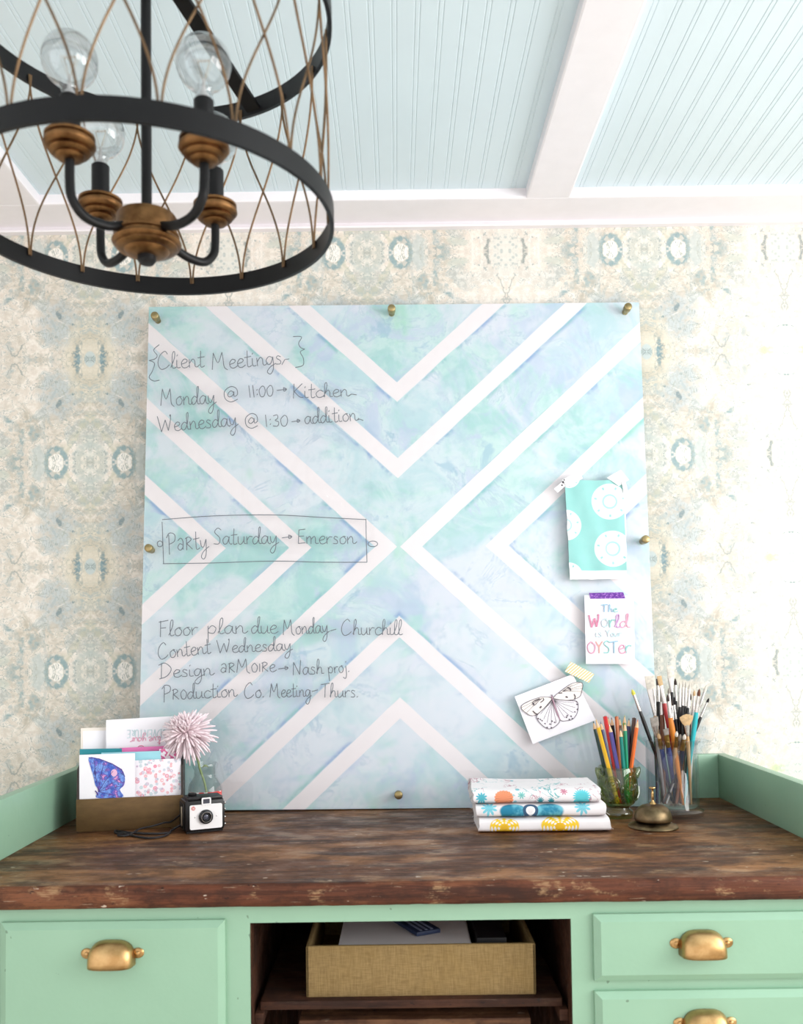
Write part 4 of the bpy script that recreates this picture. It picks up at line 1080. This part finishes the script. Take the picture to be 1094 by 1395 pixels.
m = MB(); a = rrect(-.0062, .0102, .0478, .0602, .002); b = rrect(-.0038, .0078, .0500, .0580, .001)
bm_ = m.bm; va = [bm_.verts.new((x, -d2 - .0030, z)) for x, z in a]; vb_ = [bm_.verts.new((x, -d2 - .0030, z)) for x, z in b]
for i in range(len(a)): bm_.faces.new((va[i], va[(i + 1) % len(a)], vb_[(i + 1) % len(a)], vb_[i]))
m.build('finder_frame', M_face, vf, False, solid=.0012)
m = MB(); m.prism(b, -d2 - .0027, -d2 - .0023); m.build('finder_window', M_len, vf, False)
m = MB(); m.lathe([(0, 0), (.0034, 0), (.0034, .0006), (0, .0006)], 20, Matrix.Translation((-.0205, -d2 - .0021, .0430)) @ Matrix.Rotation(PI / 2, 4, 'X')); em = m.build('emblem', plain('red_emblem', (206, 92, 78), .4), camo)
m = MB()
for k in range(3): m.box(-.0228, -.0182, -d2 - .0031, -d2 - .0027, .0412 + .0014 * k, .0418 + .0014 * k)
m.build('emblem_lines', M_face, em, False)
for s in (-1, 1):
    m = MB(); m.sphere((lx + s * .0190, -d2 - .0024, lz), .0011, 8, 6, 1, .5, 1); m.build('screw', M_chrome, camo)
m = MB(); m.box(-w2 - .0042, -w2 - .0014, -.012, -.005, .012, .045, bevel=.0012); m.build('strap_bracket', plain('worn_nickel', (156, 146, 128), .35, .8), camo)
for z in (.010, .022, .036, .047):
    m = MB(); m.sphere((w2 + .0026, -d2 + .010, z), .0021, 10, 8); m.build('side_stud', M_chrome, camo)
m = MB(); m.lathe([(0, 0), (.007, 0), (.0075, .001), (.0075, .004), (.006, .005), (0, .005)], 20, Matrix.Translation((-.016, .004, hh + .004))); m.build('winding_knob', M_bake, camo)
# the carrying strap lies on the desk
M_strap = plain('black_strap', (30, 26, 30), .6)
camM = Matrix.Translation(camo.location) @ Matrix.Rotation(CA, 4, 'Z'); camI = camM.inverted()
def dp(px, py, h=.0024): return camI @ (atZ(px, py, Z0) + Vector((0, 0, h)))
m = MB()
base_ = camM @ Vector((-w2 - .003, -.008, .014))
p = [camI @ base_] + [dp(*q) for q in ((234, 1133), (226, 1140), (206, 1143.5), (188, 1142), (172, 1138), (159, 1137), (157, 1133.5), (166, 1135), (190, 1137), (215, 1137.5), (232, 1136))]
m.tube(smooth_path(p, 5), .0019, 7); m.build('strap', M_strap, camo)
m = MB()
p = [camI @ (base_ + Vector((-.001, 0, .018)))] + [dp(*q) for q in ((233, 1129), (224, 1132), (208, 1133.5), (190, 1134.5), (174, 1140), (160, 1140))]
p[1].z += .010; p[2].z += .012; p[3].z += .008; p[4].z += .004
m.tube(smooth_path(p, 5), .0016, 7); m.build('strap', M_strap, camo)

# ================================================================== FOLDED FABRICS
def print_mat(kind):
    t = NT('print_' + kind); v = t.coord(); x, y, z = t.sep(v); s = t.add(z, t.mul(t.add(y, .0615), .55))
    w = t.comb(x, s)
    c = t.mix(t.noise(v, 40, 3), (226, 221, 222), (238, 233, 234))
    def petals(c, cx_, cz_, r, n, col, core=None, wob=.25):
        d = t.dist2(x, s, cx_, cz_); an = t.math('ARCTAN2', t.sub(s, cz_), t.sub(x, cx_))
        rr = t.mul(t.add(1 - wob, t.mul(t.ab(t.math('SINE', t.mul(an, n / 2))), wob)), r)
        c = t.mix(t.sm(t.sub(d, rr), -.0008, .0006, 1, 0), c, t.mix(t.sm(t.ab(t.math('SINE', t.mul(an, n / 2))), .05, .35), tuple(min(255, k * .72) for k in col), col))
        if core: c = t.mix(t.sm(d, r * .22, r * .3, 1, 0), c, core)
        return c
    if kind == 'coral_turquoise':
        n = t.noise(t.shift(w, (2, 1, 0)), 26, 4, .6, 1.0)
        sprig = t.mul(t.sm(t.ab(t.sub(n, .5)), .006, .018, 1, 0), t.sm(t.noise(t.shift(w, (5, 5, 0)), 22, 2), .42, .52, 0, .9)); r_, g_, _ = t.sep(t.voro(w, 30, 'Color'))
        c = t.mix(sprig, c, t.mix(t.sm(r_, .5, .55), (96, 172, 176), (176, 110, 130)))
        vd = t.voro(t.shift(w, (.3, .2, 0)), 52); c = t.mix(t.mul(t.sm(vd, .16, .22, 1, 0), t.sm(t.sep(t.voro(t.shift(w, (.3, .2, 0)), 52, 'Color'))[0], .66, .7, 0, .85)), c, (88, 178, 190))
        c = petals(c, -.056, .0105, .0165, 18, (236, 150, 112), None, .12); c = petals(c, .076, .0120, .0155, 20, (98, 200, 210), None, .35)
        c = petals(c, .006, .006, .0065, 12, (64, 150, 162), None, .6); c = petals(c, .024, .0055, .006, 12, (64, 150, 162), None, .6); c = petals(c, -.026, .016, .007, 8, (120, 190, 186), None, .7); c = petals(c, .046, .022, .007, 8, (196, 130, 150), None, .7); c = petals(c, -.094, .012, .010, 10, (90, 180, 196), None, .5)
    elif kind == 'blue_teal':
        n = t.noise(t.shift(w, (6, 3, 0)), 40, 3)
        for cx_, r in ((-.048, .024), (.014, .026)):
            d = t.dist2(x, s, cx_, .012, 1, 1.5); c = t.mix(t.sm(d, r * .82, r, 1, 0), c, t.mix(t.sm(n, .4, .6), (50, 130, 160), (112, 186, 204)))
        d = t.dist2(x, s, -.018, .013); c = t.mix(t.sm(t.ab(t.sub(d, .0095)), .003, .0042, 1, 0), c, (64, 92, 120)); c = t.mix(t.sm(t.ab(t.sub(d, .0062)), .0012, .002, 1, 0), c, (240, 240, 242))
        for cx_ in (.070, -.088): c = petals(c, cx_, .018, .014, 9, (126, 200, 216), None, .6)
    else:
        for cx_, r in ((-.068, .026), (.026, .034)):
            d = t.dist2(x, s, cx_, .010, 1, 1.3); an = t.math('ARCTAN2', t.sub(s, .010), t.sub(x, cx_))
            lace = t.add(t.math('SINE', t.mul(an, 9)), t.math('SINE', t.mul(d, 1100)))
            c = t.mix(t.mul(t.sm(d, r * .9, r, 1, 0), t.sm(t.add(lace, t.mul(t.noise(w, 90, 3), 1.2)), .0, .5)), c, (236, 196, 60))
            c = t.mix(t.sm(d, r * .22, r * .28, 1, 0), c, (226, 178, 50))
    t.bump(t.noise(v, 700, 2), .12, .0006)
    return t.base(c, .85, 0, .1)
ff0, ff1 = atZ(655, 1135, Z0), atZ(832, 1133, Z0)
FXm, FYm = (ff0.x + ff1.x) / 2, ff0.y - .008
def cloth(name, label, px0, px1, z0, h, dep, yoff, kind, seed, back=0.0):
    x0, x1 = atY(px0, 1110, FYm + yoff).x, atY(px1, 1110, FYm + yoff).x
    L_ = x1 - x0
    o = thing(name, label, 'fabric', ((x0 + x1) / 2, FYm + yoff + dep / 2, ZD + z0), (0, 0, math.radians(-.6)), 'folded printed fabrics')
    m = MB(); NU, NV = 60, 40
    def f(u, v):
        a = 2 * PI * v; ca, sa = math.cos(a), math.sin(a)
        yy_ = -dep / 2 * math.copysign(abs(ca) ** .35, ca); zz = h / 2 * math.copysign(abs(sa) ** .55, sa)
        x = (u - .5) * L_
        k = .5 + .5 * yy_ / (dep / 2)
        n = mnoise.noise((x * 22, yy_ * 18, seed)) * .0016 + mnoise.noise((x * 60, zz * 90, seed + 4)) * .0006
        rise = back * k * (zz / h + .5) * (.75 + .25 * math.sin(u * 5 + seed))
        top = max(0, sa)
        return Vector((x + .004 * mnoise.noise((zz * 120, yy_ * 25, seed + 9)) * (1 if u > .5 else -1) * (abs(u - .5) * 2) ** 3, yy_ + n, h / 2 + zz * (1 + .06 * math.sin(u * 9 + seed) * top) + n * .5 * top + rise))
    m.grid(f, NU, NV)
    for e in (0, NU):                                            # closed ends
        ring = [m.bm.verts.new(f(e / NU, j / NV)) for j in range(NV)]
        try: m.bm.faces.new(ring)
        except ValueError: pass
    bmesh.ops.remove_doubles(m.bm, verts=m.bm.verts[:], dist=1e-6)
    o2 = m.build('folded_cloth', print_mat(kind), o, True, 70)
    m = MB(); rt = random.Random(seed)
    for k in range(7):
        s = -1 if k < 4 else 1
        p = Vector((s * L_ / 2, rt.uniform(-.4, 0) * dep, rt.uniform(.004, h * .8)))
        q = p + Vector((s * rt.uniform(.004, .010), rt.uniform(-.008, .004), rt.uniform(-.006, .006)))
        m.tube([p - Vector((s * .002, 0, 0)), (p + q) / 2 + Vector((0, 0, .002)), q], .0003, 4)
    m.build('frayed_threads', plain('loose_thread', (232, 226, 222), .8), o)
    return o
cloth('folded_fabric', 'white fabric with yellow medallions at the bottom of the folded stack', 653, 832, 0, .0250, .125, 0, 'yellow', 2)
cloth('folded_fabric', 'white fabric with blue and teal rounds in the middle of the folded stack', 650, 826, .0252, .0225, .122, .003, 'blue_teal', 5)
cloth('folded_fabric', 'white fabric with orange and turquoise flowers on top of the folded stack', 646, 819, .0480, .0245, .122, .004, 'coral_turquoise', 8, .006)

# ================================================================== GREEN OWL JAR AND PENCILS
M_owl = clear('green_pressed_glass', (236, 243, 204), 1.5, .22, .02, 1.8)
ob = atZ(842, 1113, Z0); OX, OY = ob.x, ob.y
oh = atY(842, 1043.5, OY).z - ZD
owl = thing('owl_jar', 'green pressed glass owl jar on a round foot full of coloured pencils', 'jar', (OX, OY, ZD))
k = oh
po = [(0, 0), (.0255, 0), (.027, .002), (.0275, k * .07), (.0265, k * .13), (.0215, k * .17), (.0205, k * .20), (.0235, k * .23), (.0300, k * .28), (.0345, k * .38), (.0365, k * .50), (.0368, k * .64), (.0362, k * .80), (.0350, k * .92), (.0345, k * .98), (.0335, k)]
pi_ = [(.0310, k * .995), (.0315, k * .90), (.0328, k * .78), (.0332, k * .62), (.0325, k * .50), (.0300, k * .40), (.0255, k * .32), (.0180, k * .285), (0, k * .28)]
m = MB(); m.lathe(po + pi_, 40); m.build('jar_body', M_owl, owl, True, 50)
for s in (-1, 1):
    m = MB()
    pts = [Vector((s * .0300, -.006, k * .80)), Vector((s * .0350, -.006, k * .90)), Vector((s * .0385, -.006, k * .955)), Vector((s * .0405, -.006, k * .985))]
    m.tube(pts, [.0085, .0070, .0042, .0012], 10); m.build('ear_tuft', M_owl, owl, True, 60)
    for r_, tr in ((.0125, .0020), (.0085, .0014)):
        cx_ = s * .0165
        ring = []
        for q in range(25):
            a = 2 * PI * q / 24; x = cx_ + r_ * math.cos(a) * .92; z = k * .70 + r_ * math.sin(a)
            y = -math.sqrt(max(.0366 ** 2 - x * x, 0)); ring.append(Vector((x, y, z)))
        m = MB(); m.tube(ring[:-1], tr, 8, True); m.build('eye_ring', M_owl, owl)
    m = MB(); x = s * .0165; y = -math.sqrt(.0362 ** 2 - x * x); m.sphere((x, y, k * .70), .0042, 12, 8); m.build('eye', M_owl, owl)
    m = MB(); m.tube(smooth_path([Vector((s * .034, -.014, k * .62)), Vector((s * .0335, -.018, k * .48)), Vector((s * .026, -.024, k * .36))], 4), [.003] * 8 + [.0015], 8); m.build('folded_wing', M_owl, owl)
m = MB(); m.lathe([(0, -.009), (.003, -.004), (.0040, .002), (.002, .007), (0, .009)], 10, Matrix.Translation((0, -.0372, k * .60))); m.build('beak', M_owl, owl)
m = MB()
for row in range(4):
    z = k * (.47 - .048 * row); R = .0368 - .0011 * row * row if row < 3 else .0285
    R = (.0362, .0347, .0325, .0292)[row]
    n = 24
    for q in range(n):
        a = 2 * PI * (q + .5 * (row % 2)) / n; m.sphere((R * math.cos(a), R * math.sin(a), z), .0024, 6, 4)
m.build('feather_beads', M_owl, owl)

def stick_frame(tip, base):
    """matrix whose z runs from base to tip"""
    d = tip - base; L_ = d.length; return Matrix.Translation(base) @ d.to_track_quat('Z', 'Y').to_matrix().to_4x4(), L_
M_cedar = plain('sharpened_cedar', (226, 188, 148), .6)
def pencil(label, tx, ty, rx, dy, col, lead=None, flat_end=False):
    tip = atY(tx, ty, OY + dy * 1.25); rim = atY(rx, 1045, OY + dy)
    d = (rim - tip); base = rim + d * ((rim.z - (ZD + k * .30)) / -d.z)
    hx = Vector((base.x - OX, base.y - OY, 0))
    if hx.length > .020: hx *= .020 / hx.length; base = Vector((OX + hx.x, OY + hx.y, base.z))
    M, L_ = stick_frame(tip, base)
    o = thing('pencil', label, 'pencil', base, M.to_euler(), 'coloured pencils in the owl jar')
    r = .0037
    mt = plain('pencil_' + label.split(' pencil')[0].replace(' ', '_'), col, .3)
    cone = .0 if flat_end else .015
    m = MB(); m.lathe([(0, 0), (r, 0), (r, L_ - cone), (0, L_ - cone)], 6); m.build('barrel', mt, o, False)
    if flat_end:
        m = MB(); m.lathe([(0, L_ + .0001), (.0012, L_ + .0001), (.0012, L_ + .0008), (0, L_ + .0008)], 8); m.build('lead', plain('lead', (50, 46, 46), .4), o)
    else:
        m = MB(); m.lathe([(r * .96, L_ - cone), (.0011, L_ - .0042), (0, L_ - .0042)], 12); m.build('sharpened_wood', M_cedar, o)
        m = MB(); m.lathe([(.0011, L_ - .0042), (.0002, L_), (0, L_)], 8); m.build('lead', plain('lead_colour', lead or col, .4), o)
for a in (('dark green pencil, leftmost in the owl jar', 808, 982, 823, .004, (34, 62, 58)), ('golden yellow pencil leaning left in the owl jar', 812, 980, 829, -.018, (226, 176, 40)),
          ('navy pencil right of the yellow one', 818, 983, 831, .008, (40, 50, 104)), ('bright red pencil in the owl jar', 824, 976, 837, -.012, (200, 34, 40), None, True),
          ('pink-tipped red pencil behind the bright red one', 828, 976, 838, .014, (170, 34, 44)), ('violet blue pencil with a long sharpened point', 830, 986, 841, -.020, (84, 76, 140), (250, 246, 244)),
          ('black pencil behind the violet blue one', 833, 977, 841, .012, (30, 26, 30)), ('orange brown pencil at the centre of the owl jar', 840, 976, 844, .004, (186, 100, 52), None, True),
          ('brown pencil right of the orange brown one', 844, 977, 846, .018, (120, 66, 40)), ('teal green pencil with a low point', 845, 992, 850, -.020, (26, 128, 116)),
          ('olive yellow pencil at the back of the owl jar', 851, 974, 850, .020, (176, 168, 60)), ('emerald green pencil right of the teal one', 851, 984, 854, -.016, (28, 140, 104)),
          ('dark navy pencil near the right of the owl jar', 857, 978, 855, .006, (38, 36, 84)), ('dark brown blunt pencil at the right of the owl jar', 864, 978, 858, .002, (66, 36, 26), None, True), ('orange pencil, rightmost in the owl jar', 869, 980, 860, -.008, (232, 110, 48))):
    pencil(*a)

# ================================================================== CALL BELL
M_bell = brass('tarnished_brass', (92, 78, 58), (142, 122, 92), .32, 30)
be = atZ(890, 1127, Z0)
bell = thing('call_bell', 'tarnished brass call bell with a twisted plunger in front of the brush jar', 'bell', (be.x, be.y, ZD))
m = MB(); m.lathe([(0, 0), (.0415, 0), (.0425, .0015), (.0415, .0035), (.036, .0055), (.030, .0085), (.026, .0105), (0, .0105)], 48); m.build('base', M_bell, bell, True, 50)
m = MB(); m.lathe([(.029, .0125), (.0315, .0122), (.0322, .0140), (.0318, .019), (.0295, .0265), (.0255, .0325), (.019, .0370), (.011, .0392), (.005, .0402), (0, .0404), ], 48); m.build('dome', M_bell, bell, True, 60)
m = MB(); m.lathe([(0, .010), (.006, .010), (.006, .014), (0, .014)], 16); m.build('post', M_bell, bell)
m = MB(); m.lathe([(.0060, .0400), (.0040, .043), (.0022, .0455), (.0020, .048), (.0030, .0495), (.0022, .0515), (.0032, .0535), (.0020, .0555), (.0030, .0575), (.0018, .0600), (.0018, .0640), (.0024, .0650), (.0058, .0660), (.0062, .0675), (.0055, .0690), (0, .0694)], 16); m.build('plunger', plain('polished_brass', (196, 160, 108), .25, 1.0), bell, True, 60)

# ================================================================== BRUSH JAR
jb = atZ(917, 1109, Z0); JX, JY = jb.x, jb.y
jh = atY(917, 1006, JY).z - ZD
jar = thing('glass_jar', 'tall clear glass jar crammed with paintbrushes beside the owl jar', 'jar', (JX, JY, ZD))
R = .0470
m = MB(); m.lathe([(0, 0), (.0545, 0), (.0560, .003), (.0555, .0085), (.0500, .0110), (R, .014), (R, jh - .012), (R + .001, jh - .007), (.0520, jh - .004), (.0530, jh - .001), (.0510, jh), (R - .001, jh - .002), (R - .003, jh - .010), (R - .003, .017), (R - .006, .0145), (0, .0145)], 56); m.build('jar_glass', clear('jar_glass', (249, 250, 252), 1.5, .08, 0, 1.2), jar, True, 50)
M_ferr = plain('silver_ferrule', (206, 202, 198), .25, .9, var=.04); M_ferg = brass('gold_ferrule', (196, 156, 84), (222, 186, 112), .3)
hand = dict(black=(24, 22, 24), tan=(204, 166, 120), red=(170, 36, 40), orange=(216, 130, 44), turquoise=(44, 184, 192), blue=(58, 72, 128), grey=(150, 146, 144), white=(232, 226, 220), brown=(112, 66, 44), green=(60, 96, 76), navy=(38, 42, 70), copper=(164, 104, 74))
hair = dict(white=(222, 214, 202), grey=(150, 142, 134), tan=(206, 172, 128), dark=(60, 46, 42), yellow=(238, 220, 90), brown=(108, 66, 46), black=(34, 30, 32))
HM = {a: plain('handle_' + a, b, .28) for a, b in hand.items()}; BM = {a: plain('bristle_' + a, b, .75, sc_=200, var=.12) for a, b in hair.items()}
def brush(label, tx, ty, rx, dy, hcol, bcol, kind='round', wid=.006, bl_=.018, fl=.03, gold=False, hr=.0036, bend=0.0):
    """kind: round, flat, fan;  wid: width of the hair"""
    tip = atY(tx, ty, JY + dy * 1.3); rim = atY(rx, 1008, JY + dy)
    lim = R - .009
    h = Vector((rim.x - JX, rim.y - JY, 0))
    if h.length > lim: h *= lim / h.length; rim = Vector((JX + h.x, JY + h.y, rim.z))
    d = rim - tip; base = rim + d * ((rim.z - (ZD + .018)) / -d.z)
    h = Vector((base.x - JX, base.y - JY, 0))
    if h.length > lim - .004: h *= (lim - .004) / h.length; base = Vector((JX + h.x, JY + h.y, base.z))
    M, L_ = stick_frame(tip, base)
    # turn the flat side to the viewer
    q = M.to_3x3(); yv = Vector((0, -1, 0)); zz = q.col[2]; xx = yv.cross(zz).normalized(); y2 = zz.cross(xx)
    M = Matrix(((xx.x, y2.x, zz.x, base.x), (xx.y, y2.y, zz.y, base.y), (xx.z, y2.z, zz.z, base.z), (0, 0, 0, 1)))
    o = thing('paintbrush', label, 'paintbrush', base, M.to_euler(), 'paintbrushes in the glass jar')
    zf = L_ - bl_; zh = zf - fl
    m = MB(); m.lathe([(0, 0), (hr * .45, .001), (hr * .7, zh * .35), (hr, zh * .78), (hr * 1.05, zh * .88), (hr * .8, zh), (0, zh)], 10); m.build('handle', HM[hcol], o, True, 50)
    flat = kind in ('flat', 'fan')
    top = wid * (.5 if kind != 'fan' else .22); tk = .0022 if flat else wid * .5
    def ferr(u, v):
        a = 2 * PI * u; rx_ = hr * .85 * (1 - v) + top * v; ry_ = hr * .85 * (1 - v) + tk * v
        g = 1 + .06 * (1 if (.12 < v < .2 or .28 < v < .36) else 0)
        return Vector((rx_ * g * math.cos(a), ry_ * g * math.sin(a), zh - .001 + (zf - zh + .001) * v))
    m = MB(); m.grid(ferr, 14, 12, True); m.build('ferrule', M_ferg if gold else M_ferr, o, True, 50)
    def bris(u, v):
        a = 2 * PI * u
        if kind == 'round': s_ = (math.sin(PI * (.5 + .5 * v)) ** .6) * (1 + .25 * math.sin(PI * v)); rx_ = top * s_; ry_ = tk * s_; ez = 0
        elif kind == 'flat': rx_ = top * (1 + .08 * v); ry_ = tk * (1 - .75 * v); ez = 0
        else: rx_ = top + (wid * .5 - top) * math.sin(v * PI / 2); ry_ = tk * (1 - .7 * v); ez = -.25 * bl_ * v * math.cos(a) ** 2
        if v >= .999 and kind == 'round': rx_ = ry_ = .0002
        fr = 0 if kind == 'round' else .0012 * mnoise.noise((u * 18, v, tx)) * v
        return Vector((rx_ * math.cos(a), ry_ * math.sin(a), zf - .001 + (bl_ + .001) * v + ez + fr))
    m = MB(); m.grid(bris, 24, 8, True)
    ring = [bris(j / 24, 1) for j in range(24)]
    if kind != 'round': m.bm.faces.new([m.bm.verts.new(p) for p in ring])
    m.build('bristles', BM[bcol], o, True, 60)
BR = [
 ('small yellow-tipped paintbrush leaning far left out of the jar', 861, 939, 886, .004, 'black', 'yellow', 'round', .0062, .010, .032),
 ('wide flat white-haired paintbrush with a long pale ferrule', 885, 921, 897, .014, 'tan', 'white', 'flat', .0180, .024, .050),
 ('tan-haired paintbrush with a red handle', 898, 921, 915, -.004, 'red', 'tan', 'flat', .0085, .018, .032, False, .0046),
 ('tallest paintbrush with square grey-white hair', 913, 906, 919, .024, 'black', 'white', 'flat', .0130, .024, .026),
 ('dark-tipped thin paintbrush behind the tallest one', 920, 924, 922, .030, 'black', 'dark', 'round', .0046, .012, .030),
 ('thin black-handled paintbrush left of the red speckled one', 911, 937, 916, .006, 'black', 'grey', 'round', .0046, .010, .026),
 ('fine pale-tipped paintbrush, first of the fine four', 926, 929, 926, .018, 'black', 'white', 'round', .0036, .012, .034),
 ('fine pale-tipped paintbrush, second of the fine four', 931, 927, 929, .010, 'black', 'white', 'round', .0036, .012, .034),
 ('fine pale-tipped paintbrush, third of the fine four', 935, 928, 931, .024, 'black', 'white', 'round', .0036, .012, .034),
 ('fine pale-tipped paintbrush, fourth of the fine four', 940, 930, 934, .014, 'black', 'white', 'round', .0036, .012, .034),
 ('short grey flat paintbrush standing just above the jar rim', 891, 977, 893, -.022, 'grey', 'grey', 'flat', .0145, .016, .022),
 ('tan fan paintbrush in front of the black handles', 935, 973, 937, -.026, 'tan', 'tan', 'fan', .0250, .020, .020),
 ('brown round paintbrush with a turquoise handle', 953, 938, 947, -.016, 'turquoise', 'brown', 'round', .0055, .013, .030, False, .0046),
 ('pale speckled paintbrush leaning right behind the turquoise one', 963, 933, 944, .018, 'white', 'white', 'round', .0050, .014, .032),
 ('black-tipped paintbrush leaning farthest right', 966, 951, 950, .006, 'black', 'black', 'round', .0042, .008, .030),
 ('grey flat paintbrush with a gold ferrule and blue handle', 907, 993, 909, -.034, 'blue', 'grey', 'flat', .0095, .012, .026, True, .0052),
 ('short gold-ferruled paintbrush with a navy handle near the jar centre', 922, 996, 921, -.036, 'tan', 'white', 'round', .0055, .010, .024, True),
 ('low white paintbrush with a gold ferrule and navy handle', 933, 1000, 932, -.034, 'navy', 'white', 'round', .0060, .010, .024, True, .0050),
 ('low grey paintbrush beside the white one', 927, 1000, 926, -.030, 'grey', 'grey', 'round', .0060, .012, .022),
 ('orange-handled paintbrush with dark hair in the middle of the jar', 909, 946, 918, -.020, 'orange', 'dark', 'round', .0050, .012, .030, False, .0052),
 ('black paintbrush with the thick handle behind the grey flat one', 896, 925, 899, .030, 'black', 'dark', 'flat', .0060, .012, .030, False, .0050),
 ('brown-handled paintbrush near the left side of the jar', 901, 945, 903, .002, 'brown', 'grey', 'round', .0055, .014, .024, False, .0046),
 ('white-handled slim paintbrush near the right side of the jar', 946, 940, 943, -.004, 'white', 'tan', 'round', .0042, .010, .030),
 ('copper-handled paintbrush deep in the right of the jar', 941, 945, 940, .030, 'copper', 'dark', 'round', .0050, .012, .028, False, .0060),
 ('dark green paintbrush deep in the left of the jar', 893, 960, 894, .020, 'green', 'dark', 'round', .0060, .014, .026, False, .0048),
 ('black thick-handled paintbrush behind the fan one', 917, 950, 924, .020, 'black', 'black', 'flat', .0080, .014, .026, False, .0060),
 ('second blue-handled paintbrush beside the gold-ferruled grey one', 897, 999, 898, -.026, 'blue', 'tan', 'round', .0060, .010, .022, True, .0052),
 ('dark stick-like paintbrush between the wide white one and the tan one', 890, 938, 896, .020, 'black', 'dark', 'round', .0048, .010, .026, False, .0042),
 ('navy-handled paintbrush behind the orange-handled one', 915, 952, 917, .012, 'navy', 'dark', 'round', .0056, .012, .026, False, .0050),
 ('dark navy paintbrush low at the left of the jar', 899, 990, 898, .024, 'navy', 'grey', 'round', .0060, .012, .022, False, .0052),
 ('brown paintbrush low behind the fan one', 929, 958, 931, .032, 'brown', 'dark', 'round', .0054, .012, .026, False, .0054),
 ('thin black paintbrush with dark hair close to the turquoise handle', 946, 952, 942, .010, 'black', 'black', 'round', .0044, .010, .028),
]
for b in BR: brush(*b)
